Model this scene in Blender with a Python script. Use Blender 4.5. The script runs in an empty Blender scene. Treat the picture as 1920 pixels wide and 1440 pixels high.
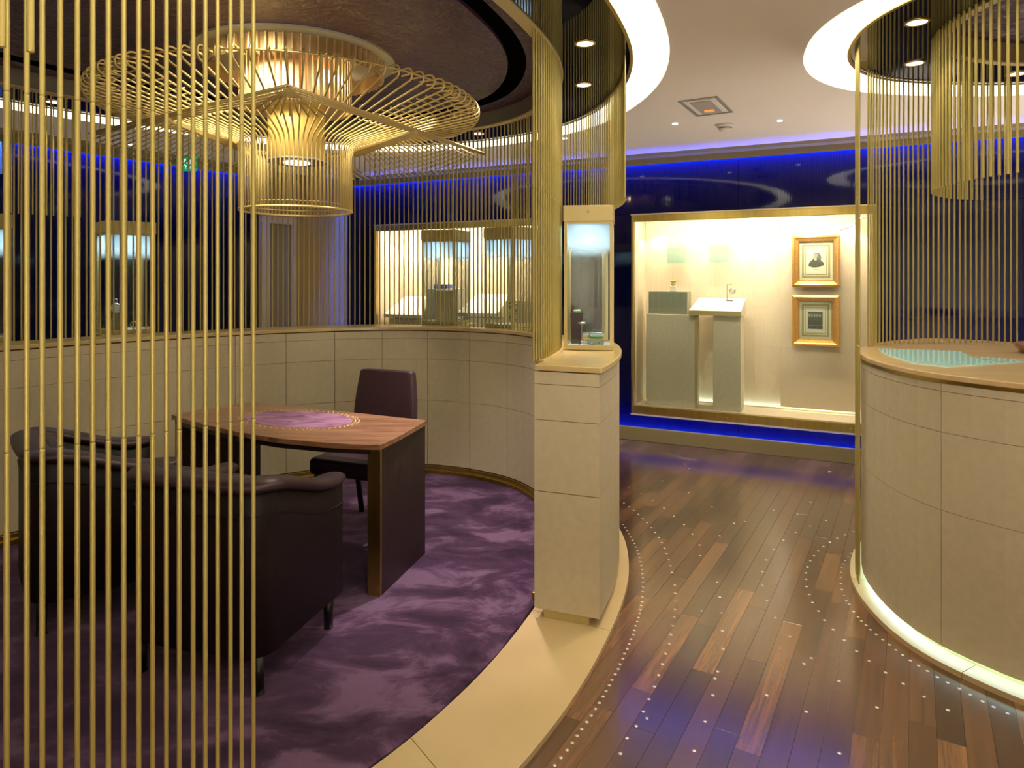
import bpy, bmesh, math, random
from mathutils import Vector, Matrix
random.seed(7)
PI = math.pi
sc = bpy.context.scene
COL = sc.collection

# ------------------------------------------------------------------ camera, world, exposure
H = 1.55
cam_d = bpy.data.cameras.new('camera'); cam = bpy.data.objects.new('camera', cam_d); COL.objects.link(cam)
cam.location = (0, 0, H); cam.rotation_euler = (PI/2, 0, 0)
cam_d.sensor_width = 36; cam_d.lens = 36*1270/1920; cam_d.shift_y = -202/1920
cam_d.clip_start = 0.02; cam_d.clip_end = 60
sc.camera = cam
w = bpy.data.worlds.new('dim_room'); sc.world = w; w.use_nodes = True
w.node_tree.nodes['Background'].inputs[0].default_value = (0.8, 0.85, 1.0, 1)
w.node_tree.nodes['Background'].inputs[1].default_value = 0.02
sc.view_settings.view_transform = 'Standard'; sc.view_settings.look = 'None'
sc.view_settings.gamma = 1; sc.view_settings.use_curve_mapping = False
sc.view_settings.exposure = 0.08
sc.cycles.max_bounces = 8; sc.cycles.transparent_max_bounces = 24
sc.cycles.use_denoising = True
sc.cycles.sample_clamp_indirect = 4.0
sc.cycles.caustics_reflective = False; sc.cycles.caustics_refractive = False

def light(kind, name, loc, energy, color=(1, .85, .65), rot=(0, 0, 0), target=None, parent=None, **kw):
    d = bpy.data.lights.new(name, kind); d.energy = energy; d.color = color
    for k, v in kw.items(): setattr(d, k, v)
    o = bpy.data.objects.new(name, d); COL.objects.link(o); o.location = loc
    if target is not None:
        o.rotation_euler = (Vector(target)-Vector(loc)).to_track_quat('-Z', 'Y').to_euler()
    else: o.rotation_euler = rot
    return o

# ------------------------------------------------------------------ materials
def mat(name, color=(.5, .5, .5), rough=.5, metal=0., emit=None, estr=0., spec=.5, coat=0.):
    m = bpy.data.materials.new(name); m.use_nodes = True
    b = m.node_tree.nodes['Principled BSDF']
    b.inputs['Base Color'].default_value = (*color, 1); b.inputs['Roughness'].default_value = rough
    b.inputs['Metallic'].default_value = metal; b.inputs['Specular IOR Level'].default_value = spec
    b.inputs['Coat Weight'].default_value = coat
    if emit: b.inputs['Emission Color'].default_value = (*emit, 1); b.inputs['Emission Strength'].default_value = estr
    return m
def N(m, t, **kw):
    n = m.node_tree.nodes.new(t)
    for k, v in kw.items():
        if k in n.inputs: n.inputs[k].default_value = v
        else: setattr(n, k, v)
    return n
def L(m, a, b): m.node_tree.links.new(a, b)
def bsdf(m): return m.node_tree.nodes['Principled BSDF']
def coords(m, scale=(1, 1, 1), kind='Object', rot=(0, 0, 0)):
    tc = N(m, 'ShaderNodeTexCoord'); mp = N(m, 'ShaderNodeMapping')
    mp.inputs['Scale'].default_value = scale; mp.inputs['Rotation'].default_value = rot
    L(m, tc.outputs[kind], mp.inputs[0]); return mp.outputs[0]
def ramp(m, src, stops):
    r = N(m, 'ShaderNodeValToRGB'); e = r.color_ramp.elements
    while len(e) < len(stops): e.new(.5)
    for i, (p, c) in enumerate(stops): e[i].position = p; e[i].color = (*c, 1)
    L(m, src, r.inputs[0]); return r.outputs[0]
def bump(m, src, strength, dist=.01):
    b = N(m, 'ShaderNodeBump', Strength=strength, Distance=dist); L(m, src, b.inputs['Height'])
    L(m, b.outputs[0], bsdf(m).inputs['Normal']); return b
def noise_color(m, a, b, scale=(1, 1, 1), nscale=5, detail=4, lo=.35, hi=.65, bmp=0, kind='Object'):
    v = coords(m, scale, kind); n = N(m, 'ShaderNodeTexNoise', Scale=nscale, Detail=detail); L(m, v, n.inputs[0])
    L(m, ramp(m, n.outputs[0], [(lo, a), (hi, b)]), bsdf(m).inputs['Base Color'])
    if bmp: bump(m, n.outputs[0], bmp)
    return m

BRASS = noise_color(mat('satin_brass', rough=.33, metal=1.), (.50, .37, .09), (.56, .42, .12), (1, 1, .1), 30)
ROD = noise_color(mat('gold_rod_anodised', rough=.45, metal=.45), (.50, .415, .125), (.56, .465, .15), (1, 1, .3), 20)
BRASSP = mat('pale_brass_paint', (.64, .53, .235), .4, .3)
LEDGE = noise_color(mat('golden_lacquer_top', rough=.22, coat=.2), (.64, .49, .20), (.70, .54, .25), (1, 1, 1), 8)
LEATHER = noise_color(mat('cream_leather_panel', rough=.55), (.60, .53, .345), (.64, .565, .37), (1, 1, 1), 30, bmp=.03)
JOINT = mat('golden_joint', (.30, .24, .11), .5, .2)
CREAMF = noise_color(mat('cream_leather_floor', rough=.38), (.60, .45, .22), (.64, .49, .25), (1, 1, 1), 3)
WHITE = mat('white_plaster', (.78, .74, .70), .7)
COVEW = mat('cove_white', (.85, .84, .8), .6, emit=(1, .93, .74), estr=1.0)
COVEL = mat('cove_diffuser', (.9, .9, .85), .6, emit=(1, .93, .76), estr=7)
CEIL = mat('ceiling_paint', (.84, .78, .71), .7)
CORN = mat('cornice_paint', (.30, .24, .11), .5)
FASC = mat('fascia_grey', (.20, .185, .14), .5)
BLACKS = mat('black_slot', (.003, .003, .003), 1., spec=0)
LAMP = mat('lamp_warm', (1, .8, .6), .5, emit=(1, .70, .42), estr=3.2)
LAMPW = mat('lamp_white', (1, 1, 1), .5, emit=(1, .96, .9), estr=12)
CHROME = mat('chrome', (.8, .8, .8), .12, 1.)
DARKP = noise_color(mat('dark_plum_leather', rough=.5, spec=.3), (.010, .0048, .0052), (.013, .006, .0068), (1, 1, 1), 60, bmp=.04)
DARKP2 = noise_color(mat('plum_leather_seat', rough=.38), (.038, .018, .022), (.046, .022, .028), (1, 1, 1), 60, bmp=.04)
BLACKL = mat('black_leg', (.006, .005, .005), .35)
DARKW = noise_color(mat('dark_wood_panel', rough=.45), (.022, .011, .010), (.030, .015, .013), (8, 8, 1), 6)
PAPER = mat('paper_mount', (.85, .82, .62), .7)
PAPER2 = mat('gilt_line', (.50, .38, .16), .5)
INK = noise_color(mat('engraving_ink', rough=.8), (.05, .06, .05), (.16, .17, .13), (1, 1, 1), 120, 6)
INKL = noise_color(mat('engraving_light', rough=.8), (.30, .31, .25), (.42, .42, .34), (1, 1, 1), 90, 6)
SKIN = mat('engraving_face', (.5, .48, .38), .8)
GILT = noise_color(mat('gilt_frame', rough=.3, metal=.75), (.75, .40, .10), (.85, .52, .17), (1, 1, 1), 60, bmp=.2)
CASEC = noise_color(mat('case_cream_cloth', rough=.8), (.78, .66, .48), (.82, .70, .52), (4, 4, 1), 20)
BLOCK = noise_color(mat('display_block_cream', rough=.6), (.72, .66, .46), (.78, .72, .52), (1, 1, 1), 40)
WHITED = mat('white_desk_cover', (.82, .76, .66), .5)
GREYM = mat('grey_metal', (.35, .35, .33), .35, .6)
GREEN = mat('exit_green', (.0, .35, .12), .4, emit=(0, .5, .16), estr=.45)
SIGNW = mat('exit_white', (.8, .9, .8), .4, emit=(.8, 1, .85), estr=.7)
BLUEBK = mat('blue_cloth', (.03, .07, .35), .6)
MINT = mat('mint_glass', (.42, .68, .60), .06, emit=(.45, .85, .72), estr=.22, coat=.3)  # lit look put into the glass by emission, no lamp beneath
STUD = mat('steel_stud', (.75, .72, .68), .3, .6)
DARKTAG = mat('dark_brown_block', (.03, .012, .01), .3)
PETAL = mat('white_petal', (.75, .85, .6), .5)
LEAF = mat('green_leaf', (.15, .3, .05), .5)
GOLDW = mat('chandelier_gold', (.72, .57, .22), .38, .30)
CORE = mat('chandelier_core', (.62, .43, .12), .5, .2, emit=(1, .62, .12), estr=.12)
SLATS = mat('copper_gold_slat', (.80, .62, .34), .35, .5)
BLUEL = mat('blue_led', (.1, .2, 1), .5, emit=(.02, .09, 1.0), estr=850)
BLUEF = mat('blue_led_foot', (.1, .2, 1), .5, emit=(.02, .09, 1.0), estr=900)

def glass(name, tint=(.97, .99, .97), refl=.08):
    m = bpy.data.materials.new(name); m.use_nodes = True; nt = m.node_tree
    for n in list(nt.nodes): nt.nodes.remove(n)
    o = N(m, 'ShaderNodeOutputMaterial'); mx = N(m, 'ShaderNodeMixShader')
    t = N(m, 'ShaderNodeBsdfTransparent', Color=(*tint, 1)); g = N(m, 'ShaderNodeBsdfGlossy', Roughness=.01)
    lw = N(m, 'ShaderNodeLayerWeight', Blend=.25)
    ma = N(m, 'ShaderNodeMath', operation='MULTIPLY_ADD'); ma.inputs[1].default_value = .6; ma.inputs[2].default_value = refl*.5
    L(m, lw.outputs['Fresnel'], ma.inputs[0]); L(m, ma.outputs[0], mx.inputs[0])
    L(m, t.outputs[0], mx.inputs[1]); L(m, g.outputs[0], mx.inputs[2]); L(m, mx.outputs[0], o.inputs[0])
    return m
GLASS = glass('clear_glass')
PGLASS = glass('museum_glass', refl=.04)
[setattr(n.inputs[1], 'default_value', .05) for n in PGLASS.node_tree.nodes if n.type == 'MATH']
def frosted(name, z0, z1):                    # glass with a frosted film printed on it that fades out downwards
    m = glass(name); nt = m.node_tree
    out = [n for n in nt.nodes if n.type == 'OUTPUT_MATERIAL'][0]; base = out.inputs[0].links[0].from_socket
    tl = N(m, 'ShaderNodeBsdfTranslucent', Color=(.75, .9, 1, 1)); df = N(m, 'ShaderNodeBsdfDiffuse', Color=(.75, .88, .95, 1))
    ad = N(m, 'ShaderNodeMixShader'); ad.inputs[0].default_value = .3; L(m, tl.outputs[0], ad.inputs[1]); L(m, df.outputs[0], ad.inputs[2])
    tc = N(m, 'ShaderNodeTexCoord'); sx = N(m, 'ShaderNodeSeparateXYZ'); L(m, tc.outputs['Object'], sx.inputs[0])
    mr = N(m, 'ShaderNodeMapRange'); mr.interpolation_type = 'SMOOTHSTEP'
    mr.inputs['From Min'].default_value = z0; mr.inputs['From Max'].default_value = z1; mr.inputs['To Max'].default_value = .93
    L(m, sx.outputs[2], mr.inputs['Value'])
    mx = N(m, 'ShaderNodeMixShader'); L(m, mr.outputs[0], mx.inputs[0]); L(m, base, mx.inputs[1]); L(m, ad.outputs[0], mx.inputs[2])
    L(m, mx.outputs[0], out.inputs[0]); return m
FROST = frosted('frost_faded_glass', .50, .63)

# walnut planks: every plank its own tone
WOOD = mat('walnut_plank', rough=.26, coat=1., spec=.8)
bsdf(WOOD).inputs['Coat IOR'].default_value = 1.8
b = bsdf(WOOD); b.inputs['Coat Roughness'].default_value = .15
oi = N(WOOD, 'ShaderNodeObjectInfo')
tc = N(WOOD, 'ShaderNodeTexCoord'); ad = N(WOOD, 'ShaderNodeVectorMath', operation='ADD'); mp = N(WOOD, 'ShaderNodeMapping')
cmb = N(WOOD, 'ShaderNodeCombineXYZ'); mm = N(WOOD, 'ShaderNodeMath', operation='MULTIPLY'); mm.inputs[1].default_value = 37.
L(WOOD, oi.outputs['Random'], mm.inputs[0]); L(WOOD, mm.outputs[0], cmb.inputs[0]); L(WOOD, mm.outputs[0], cmb.inputs[1])
L(WOOD, tc.outputs['Object'], ad.inputs[0]); L(WOOD, cmb.outputs[0], ad.inputs[1]); L(WOOD, ad.outputs[0], mp.inputs[0])
mp.inputs['Scale'].default_value = (2.2, 42, 1)
nz = N(WOOD, 'ShaderNodeTexNoise', Scale=1.0, Detail=6, Roughness=.65, Distortion=.8); L(WOOD, mp.outputs[0], nz.inputs[0])
grain = ramp(WOOD, nz.outputs[0], [(.28, (.30, .30, .30)), (.5, (.8, .8, .8)), (.75, (1.25, 1.2, 1.15))])
tone = ramp(WOOD, oi.outputs['Random'], [(0, (.070, .028, .011)), (.35, (.13, .054, .020)), (.7, (.19, .084, .032)), (1, (.30, .14, .055))])
mul = N(WOOD, 'ShaderNodeMix', data_type='RGBA', blend_type='MULTIPLY'); mul.inputs[0].default_value = 1
L(WOOD, tone, mul.inputs[6]); L(WOOD, grain, mul.inputs[7]); L(WOOD, mul.outputs[2], b.inputs['Base Color'])
bump(WOOD, nz.outputs[0], .03, .001)

DESKW = mat('desk_walnut_top', rough=.28, coat=.2)
v = coords(DESKW, (1, 14, 8), 'Object', (0, 0, .42)); nz = N(DESKW, 'ShaderNodeTexNoise', Scale=2.2, Detail=7, Roughness=.65, Distortion=.6)
L(DESKW, v, nz.inputs[0])
L(DESKW, ramp(DESKW, nz.outputs[0], [(.3, (.10, .045, .02)), (.5, (.28, .14, .065)), (.7, (.42, .23, .12))]), bsdf(DESKW).inputs['Base Color'])

CARPET = mat('purple_carpet', rough=.95, spec=.1)
v = coords(CARPET, (1, 1.5, 1)); n1 = N(CARPET, 'ShaderNodeTexNoise', Scale=2.6, Detail=9, Roughness=.66, Distortion=.6); L(CARPET, v, n1.inputs[0])
L(CARPET, ramp(CARPET, n1.outputs[0], [(.38, (.024, .010, .026)), (.50, (.060, .028, .062)), (.60, (.16, .092, .16))]), bsdf(CARPET).inputs['Base Color'])
v2 = coords(CARPET, (1, 1, 1)); n2 = N(CARPET, 'ShaderNodeTexNoise', Scale=420, Detail=2); L(CARPET, v2, n2.inputs[0]); bump(CARPET, n2.outputs[0], .5, .004)
bsdf(CARPET).inputs['Sheen Weight'].default_value = .3; bsdf(CARPET).inputs['Sheen Tint'].default_value = (.7, .5, .8, 1)
INLAY = mat('lilac_suede_inlay', rough=.8, spec=.2)
v = coords(INLAY, (1, 2, 1)); n1 = N(INLAY, 'ShaderNodeTexNoise', Scale=7, Detail=6, Distortion=1.); L(INLAY, v, n1.inputs[0])
L(INLAY, ramp(INLAY, n1.outputs[0], [(.35, (.20, .085, .16)), (.65, (.36, .20, .31))]), bsdf(INLAY).inputs['Base Color'])

PLUM = mat('plum_stucco', (.075, .034, .058), .30, spec=.6)
v = coords(PLUM, (1, 1, 1)); n1 = N(PLUM, 'ShaderNodeTexNoise', Scale=9, Detail=4, Roughness=.55, Distortion=3.0); L(PLUM, v, n1.inputs[0])
n3 = N(PLUM, 'ShaderNodeTexWave', Scale=3, Distortion=14, Detail=4); L(PLUM, v, n3.inputs[0])
mxx = N(PLUM, 'ShaderNodeMath', operation='MULTIPLY_ADD'); mxx.inputs[2].default_value = 0; L(PLUM, n1.outputs[0], mxx.inputs[0]); mxx.inputs[1].default_value = 1.0
bump(PLUM, mxx.outputs[0], .9, .02)
GLOSSB = mat('black_gloss_lacquer', (.010, .008, .006), .02, spec=.8)
v = coords(GLOSSB, (1, 1, 1)); n1 = N(GLOSSB, 'ShaderNodeTexNoise', Scale=6, Detail=2); L(GLOSSB, v, n1.inputs[0]); bump(GLOSSB, n1.outputs[0], .02, .004)

# dark blue ribbed glass wall cladding
NAVY = mat('navy_ribbed_glass', (.006, .012, .16), .05, spec=.30)
tc = N(NAVY, 'ShaderNodeTexCoord'); mp = N(NAVY, 'ShaderNodeMapping'); L(NAVY, tc.outputs['Object'], mp.inputs[0]); mp.inputs['Scale'].default_value = (1, 1, 1)
wv = N(NAVY, 'ShaderNodeTexWave', Scale=14, Distortion=0); wv.wave_profile = 'SIN'; L(NAVY, mp.outputs[0], wv.inputs[0])
vz = N(NAVY, 'ShaderNodeTexVoronoi', Scale=55); L(NAVY, mp.outputs[0], vz.inputs[0])
aa = N(NAVY, 'ShaderNodeMath', operation='ADD'); L(NAVY, wv.outputs[1], aa.inputs[0]); L(NAVY, vz.outputs[0], aa.inputs[1])
bump(NAVY, aa.outputs[0], .02, .001)
L(NAVY, ramp(NAVY, aa.outputs[0], [(.2, (.0004, .0006, .005)), (1., (.0011, .0018, .018))]), bsdf(NAVY).inputs['Base Color'])

# ------------------------------------------------------------------ mesh helpers
def mesh_obj(name, verts, faces, m, parent=None, smooth=False, matrix=None):
    me = bpy.data.meshes.new(name); me.from_pydata([tuple(v) for v in verts], [], faces); me.update()
    if m: me.materials.append(m)
    bm = bmesh.new(); bm.from_mesh(me); bmesh.ops.recalc_face_normals(bm, faces=bm.faces); bm.to_mesh(me); bm.free()
    if smooth:
        for p in me.polygons: p.use_smooth = True
    o = bpy.data.objects.new(name, me); COL.objects.link(o)
    if parent: o.parent = parent
    if matrix: o.matrix_local = matrix
    return o
def share(name, me, parent=None, loc=(0, 0, 0), rz=0, scale=None):
    o = bpy.data.objects.new(name, me); COL.objects.link(o); o.location = loc; o.rotation_euler = (0, 0, rz)
    if scale: o.scale = scale
    if parent: o.parent = parent
    return o
def tag(o, label, cat, group=None):
    o['label'] = label; o['category'] = cat
    if group: o['group'] = group
    return o
def struct(o, label=None):
    o['kind'] = 'structure'
    if label: o['label'] = label
    return o
def empty(name, loc, label, cat, rz=0, group=None):
    o = bpy.data.objects.new(name, None); COL.objects.link(o); o.location = loc; o.rotation_euler = (0, 0, rz)
    o.empty_display_size = .1
    return tag(o, label, cat, group)
def sempty(name, label=None, loc=(0, 0, 0), rz=0):
    o = bpy.data.objects.new(name, None); COL.objects.link(o); o.location = loc; o.rotation_euler = (0, 0, rz)
    return struct(o, label)

class MB:
    def __init__(s): s.v = []; s.f = []
    def add(s, v, f):
        n = len(s.v); s.v += [tuple(x) for x in v]; s.f += [tuple(i+n for i in q) for q in f]; return s
    def box(s, x0, x1, y0, y1, z0, z1, M=None):
        v = [Vector(p) for p in ((x0, y0, z0), (x1, y0, z0), (x1, y1, z0), (x0, y1, z0), (x0, y0, z1), (x1, y0, z1), (x1, y1, z1), (x0, y1, z1))]
        if M: v = [M @ p for p in v]
        return s.add(v, [(0, 3, 2, 1), (4, 5, 6, 7), (0, 1, 5, 4), (1, 2, 6, 5), (2, 3, 7, 6), (3, 0, 4, 7)])
    def lathe(s, prof, n=24, c=(0, 0), cap=True, M=None):
        v = []; f = []
        for r, z in prof:
            for i in range(n):
                p = Vector((c[0]+r*math.cos(2*PI*i/n), c[1]+r*math.sin(2*PI*i/n), z)); v.append(M @ p if M else p)
        for j in range(len(prof)-1):
            for i in range(n): k = (i+1) % n; f.append((j*n+i, j*n+k, (j+1)*n+k, (j+1)*n+i))
        if cap: f.append(tuple(range(n))[::-1]); f.append(tuple((len(prof)-1)*n+i for i in range(n)))
        return s.add(v, f)
    def tube(s, pts, r, n=6, closed=False):
        pts = [Vector(p) for p in pts]; m = len(pts); v = []; f = []; prev = None
        for i, p in enumerate(pts):
            if closed: d = pts[(i+1) % m]-pts[i-1]
            else: d = pts[min(i+1, m-1)]-pts[max(i-1, 0)]
            d.normalize(); a = d.orthogonal() if prev is None else prev-d*prev.dot(d)
            a.normalize(); prev = a.copy(); bb = d.cross(a)
            for k in range(n): t = 2*PI*k/n; v.append(p+a*(r*math.cos(t))+bb*(r*math.sin(t)))
        R = m if closed else m-1
        for i in range(R):
            j = (i+1) % m
            for k in range(n): q = (k+1) % n; f.append((i*n+k, i*n+q, j*n+q, j*n+k))
        if not closed: f.append(tuple(range(n))[::-1]); f.append(tuple((m-1)*n+k for k in range(n)))
        return s.add(v, f)
    def band(s, P, Q, z0, z1, closed=True):
        n = len(P); v = []; f = []
        for p, q in zip(P, Q): v += [(p[0], p[1], z0), (p[0], p[1], z1), (q[0], q[1], z1), (q[0], q[1], z0)]
        for i in range(n if closed else n-1):
            j = (i+1) % n
            for k in range(4): l = (k+1) % 4; f.append((i*4+k, i*4+l, j*4+l, j*4+k))
        if not closed: f += [(0, 1, 2, 3), tuple((n-1)*4+k for k in (3, 2, 1, 0))]
        return s.add(v, f)
    def prism(s, P, z0, z1):
        n = len(P); v = [(p[0], p[1], z0) for p in P]+[(p[0], p[1], z1) for p in P]
        f = [tuple(range(n))[::-1], tuple(range(n, 2*n))]+[(i, (i+1) % n, n+(i+1) % n, n+i) for i in range(n)]
        return s.add(v, f)
    def obj(s, name, m, parent=None, smooth=False, bevel=0):
        o = mesh_obj(name, s.v, s.f, m, parent, smooth)
        if bevel:
            md = o.modifiers.new('bevel', 'BEVEL'); md.width = bevel; md.segments = 2; md.limit_method = 'ANGLE'
        return o
def box(name, x0, x1, y0, y1, z0, z1, m, parent=None, bevel=0, M=None):
    return MB().box(x0, x1, y0, y1, z0, z1, M).obj(name, m, parent, bevel=bevel)

# ------------------------------------------------------------------ plan curves (metres, camera over the origin looking along +Y)
def closed_curve(ctrl, n=240):
    P = [Vector(p) for p in ctrl]; m = len(P); fine = []
    if sum(P[i-1].cross(P[i]) for i in range(m)) < 0: P.reverse()
    for i in range(m):
        a, b, c, d = P[i-1], P[i], P[(i+1) % m], P[(i+2) % m]
        for k in range(24):
            t = k/24; fine.append(.5*((2*b)+(c-a)*t+(2*a-5*b+4*c-d)*t*t+(3*b-a-3*c+d)*t**3))
    for _ in range(30): fine = [(fine[i-1]+2*fine[i]+fine[(i+1) % len(fine)])/4 for i in range(len(fine))]
    q = fine+[fine[0]]; Ls = [0]
    for i in range(len(fine)): Ls.append(Ls[-1]+(q[i+1]-q[i]).length)
    out = []; j = 0
    for i in range(n):
        s = Ls[-1]*i/n
        while Ls[j+1] < s: j += 1
        out.append(q[j].lerp(q[j+1], (s-Ls[j])/(Ls[j+1]-Ls[j])))
    return out
def normals(C):
    n = len(C); o = []
    for i in range(n):
        d = C[(i+1) % n]-C[i-1]; d.normalize(); o.append(Vector((d.y, -d.x)))
    return o
def off(C, d):
    Nn = normals(C); return [p+nn*d for p, nn in zip(C, Nn)]
def near(C, p):
    p = Vector(p); return min(range(len(C)), key=lambda i: (C[i]-p).length)
def arc(C, a, b):                       # counter-clockwise from the point nearest a to the point nearest b
    i, j = near(C, a), near(C, b)
    if j < i: j += len(C)
    return [C[k % len(C)] for k in range(i, j+1)]
def walk(P, step, start=0.):            # points every step along an open polyline, with tangent angle
    out = []; need = start
    for a, b in zip(P, P[1:]):
        l = (b-a).length
        while need <= l: out.append((a.lerp(b, need/l), math.atan2(b.y-a.y, b.x-a.x))); need += step
        need -= l
    return out

I_C = closed_curve([(.27, 3.85), (.265, 4.15), (.215, 4.45), (.11, 4.74), (-.06, 4.96), (-.33, 5.15), (-.66, 5.27), (-1.05, 5.27), (-1.47, 5.13), (-1.87, 4.90), (-2.22, 4.60),
    (-2.55, 4.26), (-2.86, 3.86), (-3.08, 3.4), (-3.16, 2.9), (-3.03, 2.3), (-2.7, 1.75), (-2.2, 1.35), (-1.62, 1.25), (-1.1, 1.46), (-.70, 1.81), (-.45, 2.1), (-.28, 2.34), (-.09, 2.68), (.095, 3.12), (.215, 3.5)])
J_C = closed_curve([(.28, 3.85), (.28, 4.15), (.24, 4.45), (.15, 4.76), (-.02, 5.04), (-.27, 5.27), (-.61, 5.46), (-1.0, 5.55), (-1.46, 5.47), (-1.9, 5.22), (-2.35, 4.86),
    (-2.74, 4.48), (-3.06, 4.05), (-3.28, 3.5), (-3.34, 2.95), (-3.2, 2.3), (-2.82, 1.72), (-2.27, 1.28), (-1.62, 1.20), (-1.1, 1.46), (-.70, 1.81), (-.45, 2.09), (-.27, 2.34), (-.08, 2.68), (.105, 3.12), (.225, 3.5)])
ZS, ZC, ZP, ZR = 2.70, 2.68, 2.80, 2.98       # soffit, ceiling, plum ceiling, recess cap
ZL = 1.155                                     # ledge height

# ------------------------------------------------------------------ structure: floor, walls, ceiling
fl = MB().box(-6, 5.5, -2.5, 9, -.15, -.012).obj('floor', WOOD); struct(fl, 'dark walnut strip floor')
wd = Vector((.898, -.441)); wn = Vector((.441, .898)); P0 = Vector((1.15, 6.5))   # far wall: direction, outward, origin
def wp(s, d=0): return P0+wd*s+wn*d
S0, S1 = -3.45, 4.3
WA = wp(S0); WB = wp(S1)
room = [(-5.0, -2.4), (5.0, -2.4), (5.0, 2.6), tuple(WB), tuple(WA), (-2.71, 7.24), (-4.02, 5.32), (-5.0, 3.9)]

def loops_fill(outer, holes, z, name, m, thick, parent=None):
    bm = bmesh.new()
    for lp in [outer]+holes:
        vs = [bm.verts.new((p[0], p[1], z)) for p in lp]
        for i in range(len(vs)): bm.edges.new((vs[i], vs[(i+1) % len(vs)]))
    bmesh.ops.triangle_fill(bm, use_beauty=True, use_dissolve=False, edges=bm.edges[:])
    me = bpy.data.meshes.new(name); bm.to_mesh(me); bm.free(); me.materials.append(m)
    o = bpy.data.objects.new(name, me); COL.objects.link(o)
    if parent: o.parent = parent
    return o
# right-hand drum curves
KS = closed_curve([(1.655, 3.25), (1.76, 3.53), (1.94, 3.77), (2.2, 3.94), (2.6, 4.02), (3.05, 4.02), (3.5, 3.87), (3.85, 3.55), (3.95, 3.05), (3.85, 2.5), (3.5, 2.1), (3.0, 1.88), (2.5, 1.9), (2.1, 2.12), (1.8, 2.45), (1.66, 2.8), (1.625, 3.03)])
KI = closed_curve([(2.08, 3.3), (2.25, 3.49), (2.48, 3.61), (2.77, 3.67), (3.1, 3.6), (3.33, 3.35), (3.4, 3.0), (3.25, 2.6), (2.9, 2.38), (2.5, 2.35), (2.15, 2.5), (2.0, 2.8), (2.0, 3.06)], 160)
openL, openR = off(J_C, .565), off(KS, .21)
rm = [Vector(p) for p in room]
ceil = loops_fill([(-5.05, -2.45), (5.05, -2.45), (5.05, 8.6), (-5.05, 8.6)], [openL, openR], ZC, 'ceiling', CEIL, .02); struct(ceil, 'pale flat ceiling with two round lit recesses')

# far wall with openings for the two display cases
WM = Matrix(((wd.x, wn.x, 0, P0.x), (wd.y, wn.y, 0, P0.y), (0, 0, 1, 0), (0, 0, 0, 1)))   # local x along wall, y outward, z up
wf = sempty('wall_far', 'dark blue ribbed glass wall glowing blue at top and foot'); wf.matrix_world = WM
box('backing', S0, S1, .52, .6, 0, ZC, BLACKS, wf)
C1 = (0., 2.06, .232, 2.14); C2 = (-3.04, -.95, .232, 2.14)
def seg(a, b, z0, z1, w=1.04):
    n = max(1, round((b-a)/w))
    for i in range(n):
        x0 = a+(b-a)*i/n; x1 = a+(b-a)*(i+1)/n
        box('panel', x0+.0015, x1-.0015, 0, .03, z0, z1, NAVY, wf)
seg(S0, S1, 2.145, 2.64); seg(S0, S1, .033, .23)
seg(S0, C2[0], .233, 2.142); seg(C2[1], C1[0], .233, 2.142); seg(C1[1], S1, .233, 2.142)
box('cornice', S0, S1, -.20, .12, 2.655, ZC, CORN, wf)
box('cornice_lip', S0, S1, -.062, -.056, 2.600, 2.655, CORN, wf)
box('plinth', S0, S1, -.052, .0, 0, .032, BRASSP, wf); box('plinth_front', S0, S1, -.085, -.052, 0, .125, CORN, wf, bevel=.003)
box('added_baffle', S0, S0+.01, -.062, -.001, 2.35, 2.655, CORN, wf)  # added baffles that keep the blue strip light off the niche
box('added_baffle', S0, S0+.01, -.08, -.001, 0, .40, CORN, wf)
box('led_strip', S0+.02, S1, -.050, -.040, 2.648, 2.655, BLUEL, wf)
box('led_strip', S0, S1, -.046, -.036, .036, .042, BLUEF, wf)
# left back wall + the recess with brass lift-like door + side walls
def wall_between(name, a, b, m, label, z1=ZC, th=.08, blue=True):
    a, b = Vector(a), Vector(b); d = (b-a); l = d.length; d.normalize(); nn = Vector((-d.y, d.x))
    M = Matrix(((d.x, nn.x, 0, a.x), (d.y, nn.y, 0, a.y), (0, 0, 1, 0), (0, 0, 0, 1)))
    e = sempty(name, label); e.matrix_world = M
    k = max(1, round(l/1.04))
    for i in range(k): box('panel', l*i/k+.0015, l*(i+1)/k-.0015, 0, th, .0, 2.64 if blue else z1, m, e)
    if blue:
        box('cornice', 0, l, -.20, .12, 2.655, ZC, CORN, e); box('cornice_lip', 0, l, -.062, -.056, 2.600, 2.655, CORN, e)
        box('added_baffle', l-.01, l, -.062, -.001, 2.35, 2.655, CORN, e)  # added baffle against blue light spilling past the wall's end
        box('led_strip', 0, l-.02, -.050, -.040, 2.648, 2.655, BLUEL, e)
    return e
wall_between('wall_left', (-4.02, 5.32), (-2.71, 7.24), NAVY, 'dark blue glass wall behind the hanging rods at left')
wall_between('wall_back_left', (-5.0, 3.9), (-4.02, 5.32), NAVY, 'dark blue glass wall at the far left edge')
wall_between('wall_side', (-5.0, -2.4), (-5.0, 3.9), NAVY, 'dark blue side wall out of frame', blue=False)
wall_between('wall_rear', (5.0, -2.4), (-5.0, -2.4), WHITE, 'rear wall behind the viewer', blue=False)
wall_between('wall_right', tuple(WB), (5.0, -2.4), NAVY, 'dark blue right side wall', blue=False)
nk = wall_between('wall_niche', (-2.71, 7.24), tuple(WA), mat('bronze_panel', (.34, .23, .07), .6, .0), 'bronze clad niche between the blue walls', blue=False)
box('cornice', 0, 1.12, -.05, 0, 2.62, ZC, CORN, nk)
dn = sempty('door_1', 'grey bronze door in a pale gold surround'); dn.matrix_world = nk.matrix_world
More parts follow.
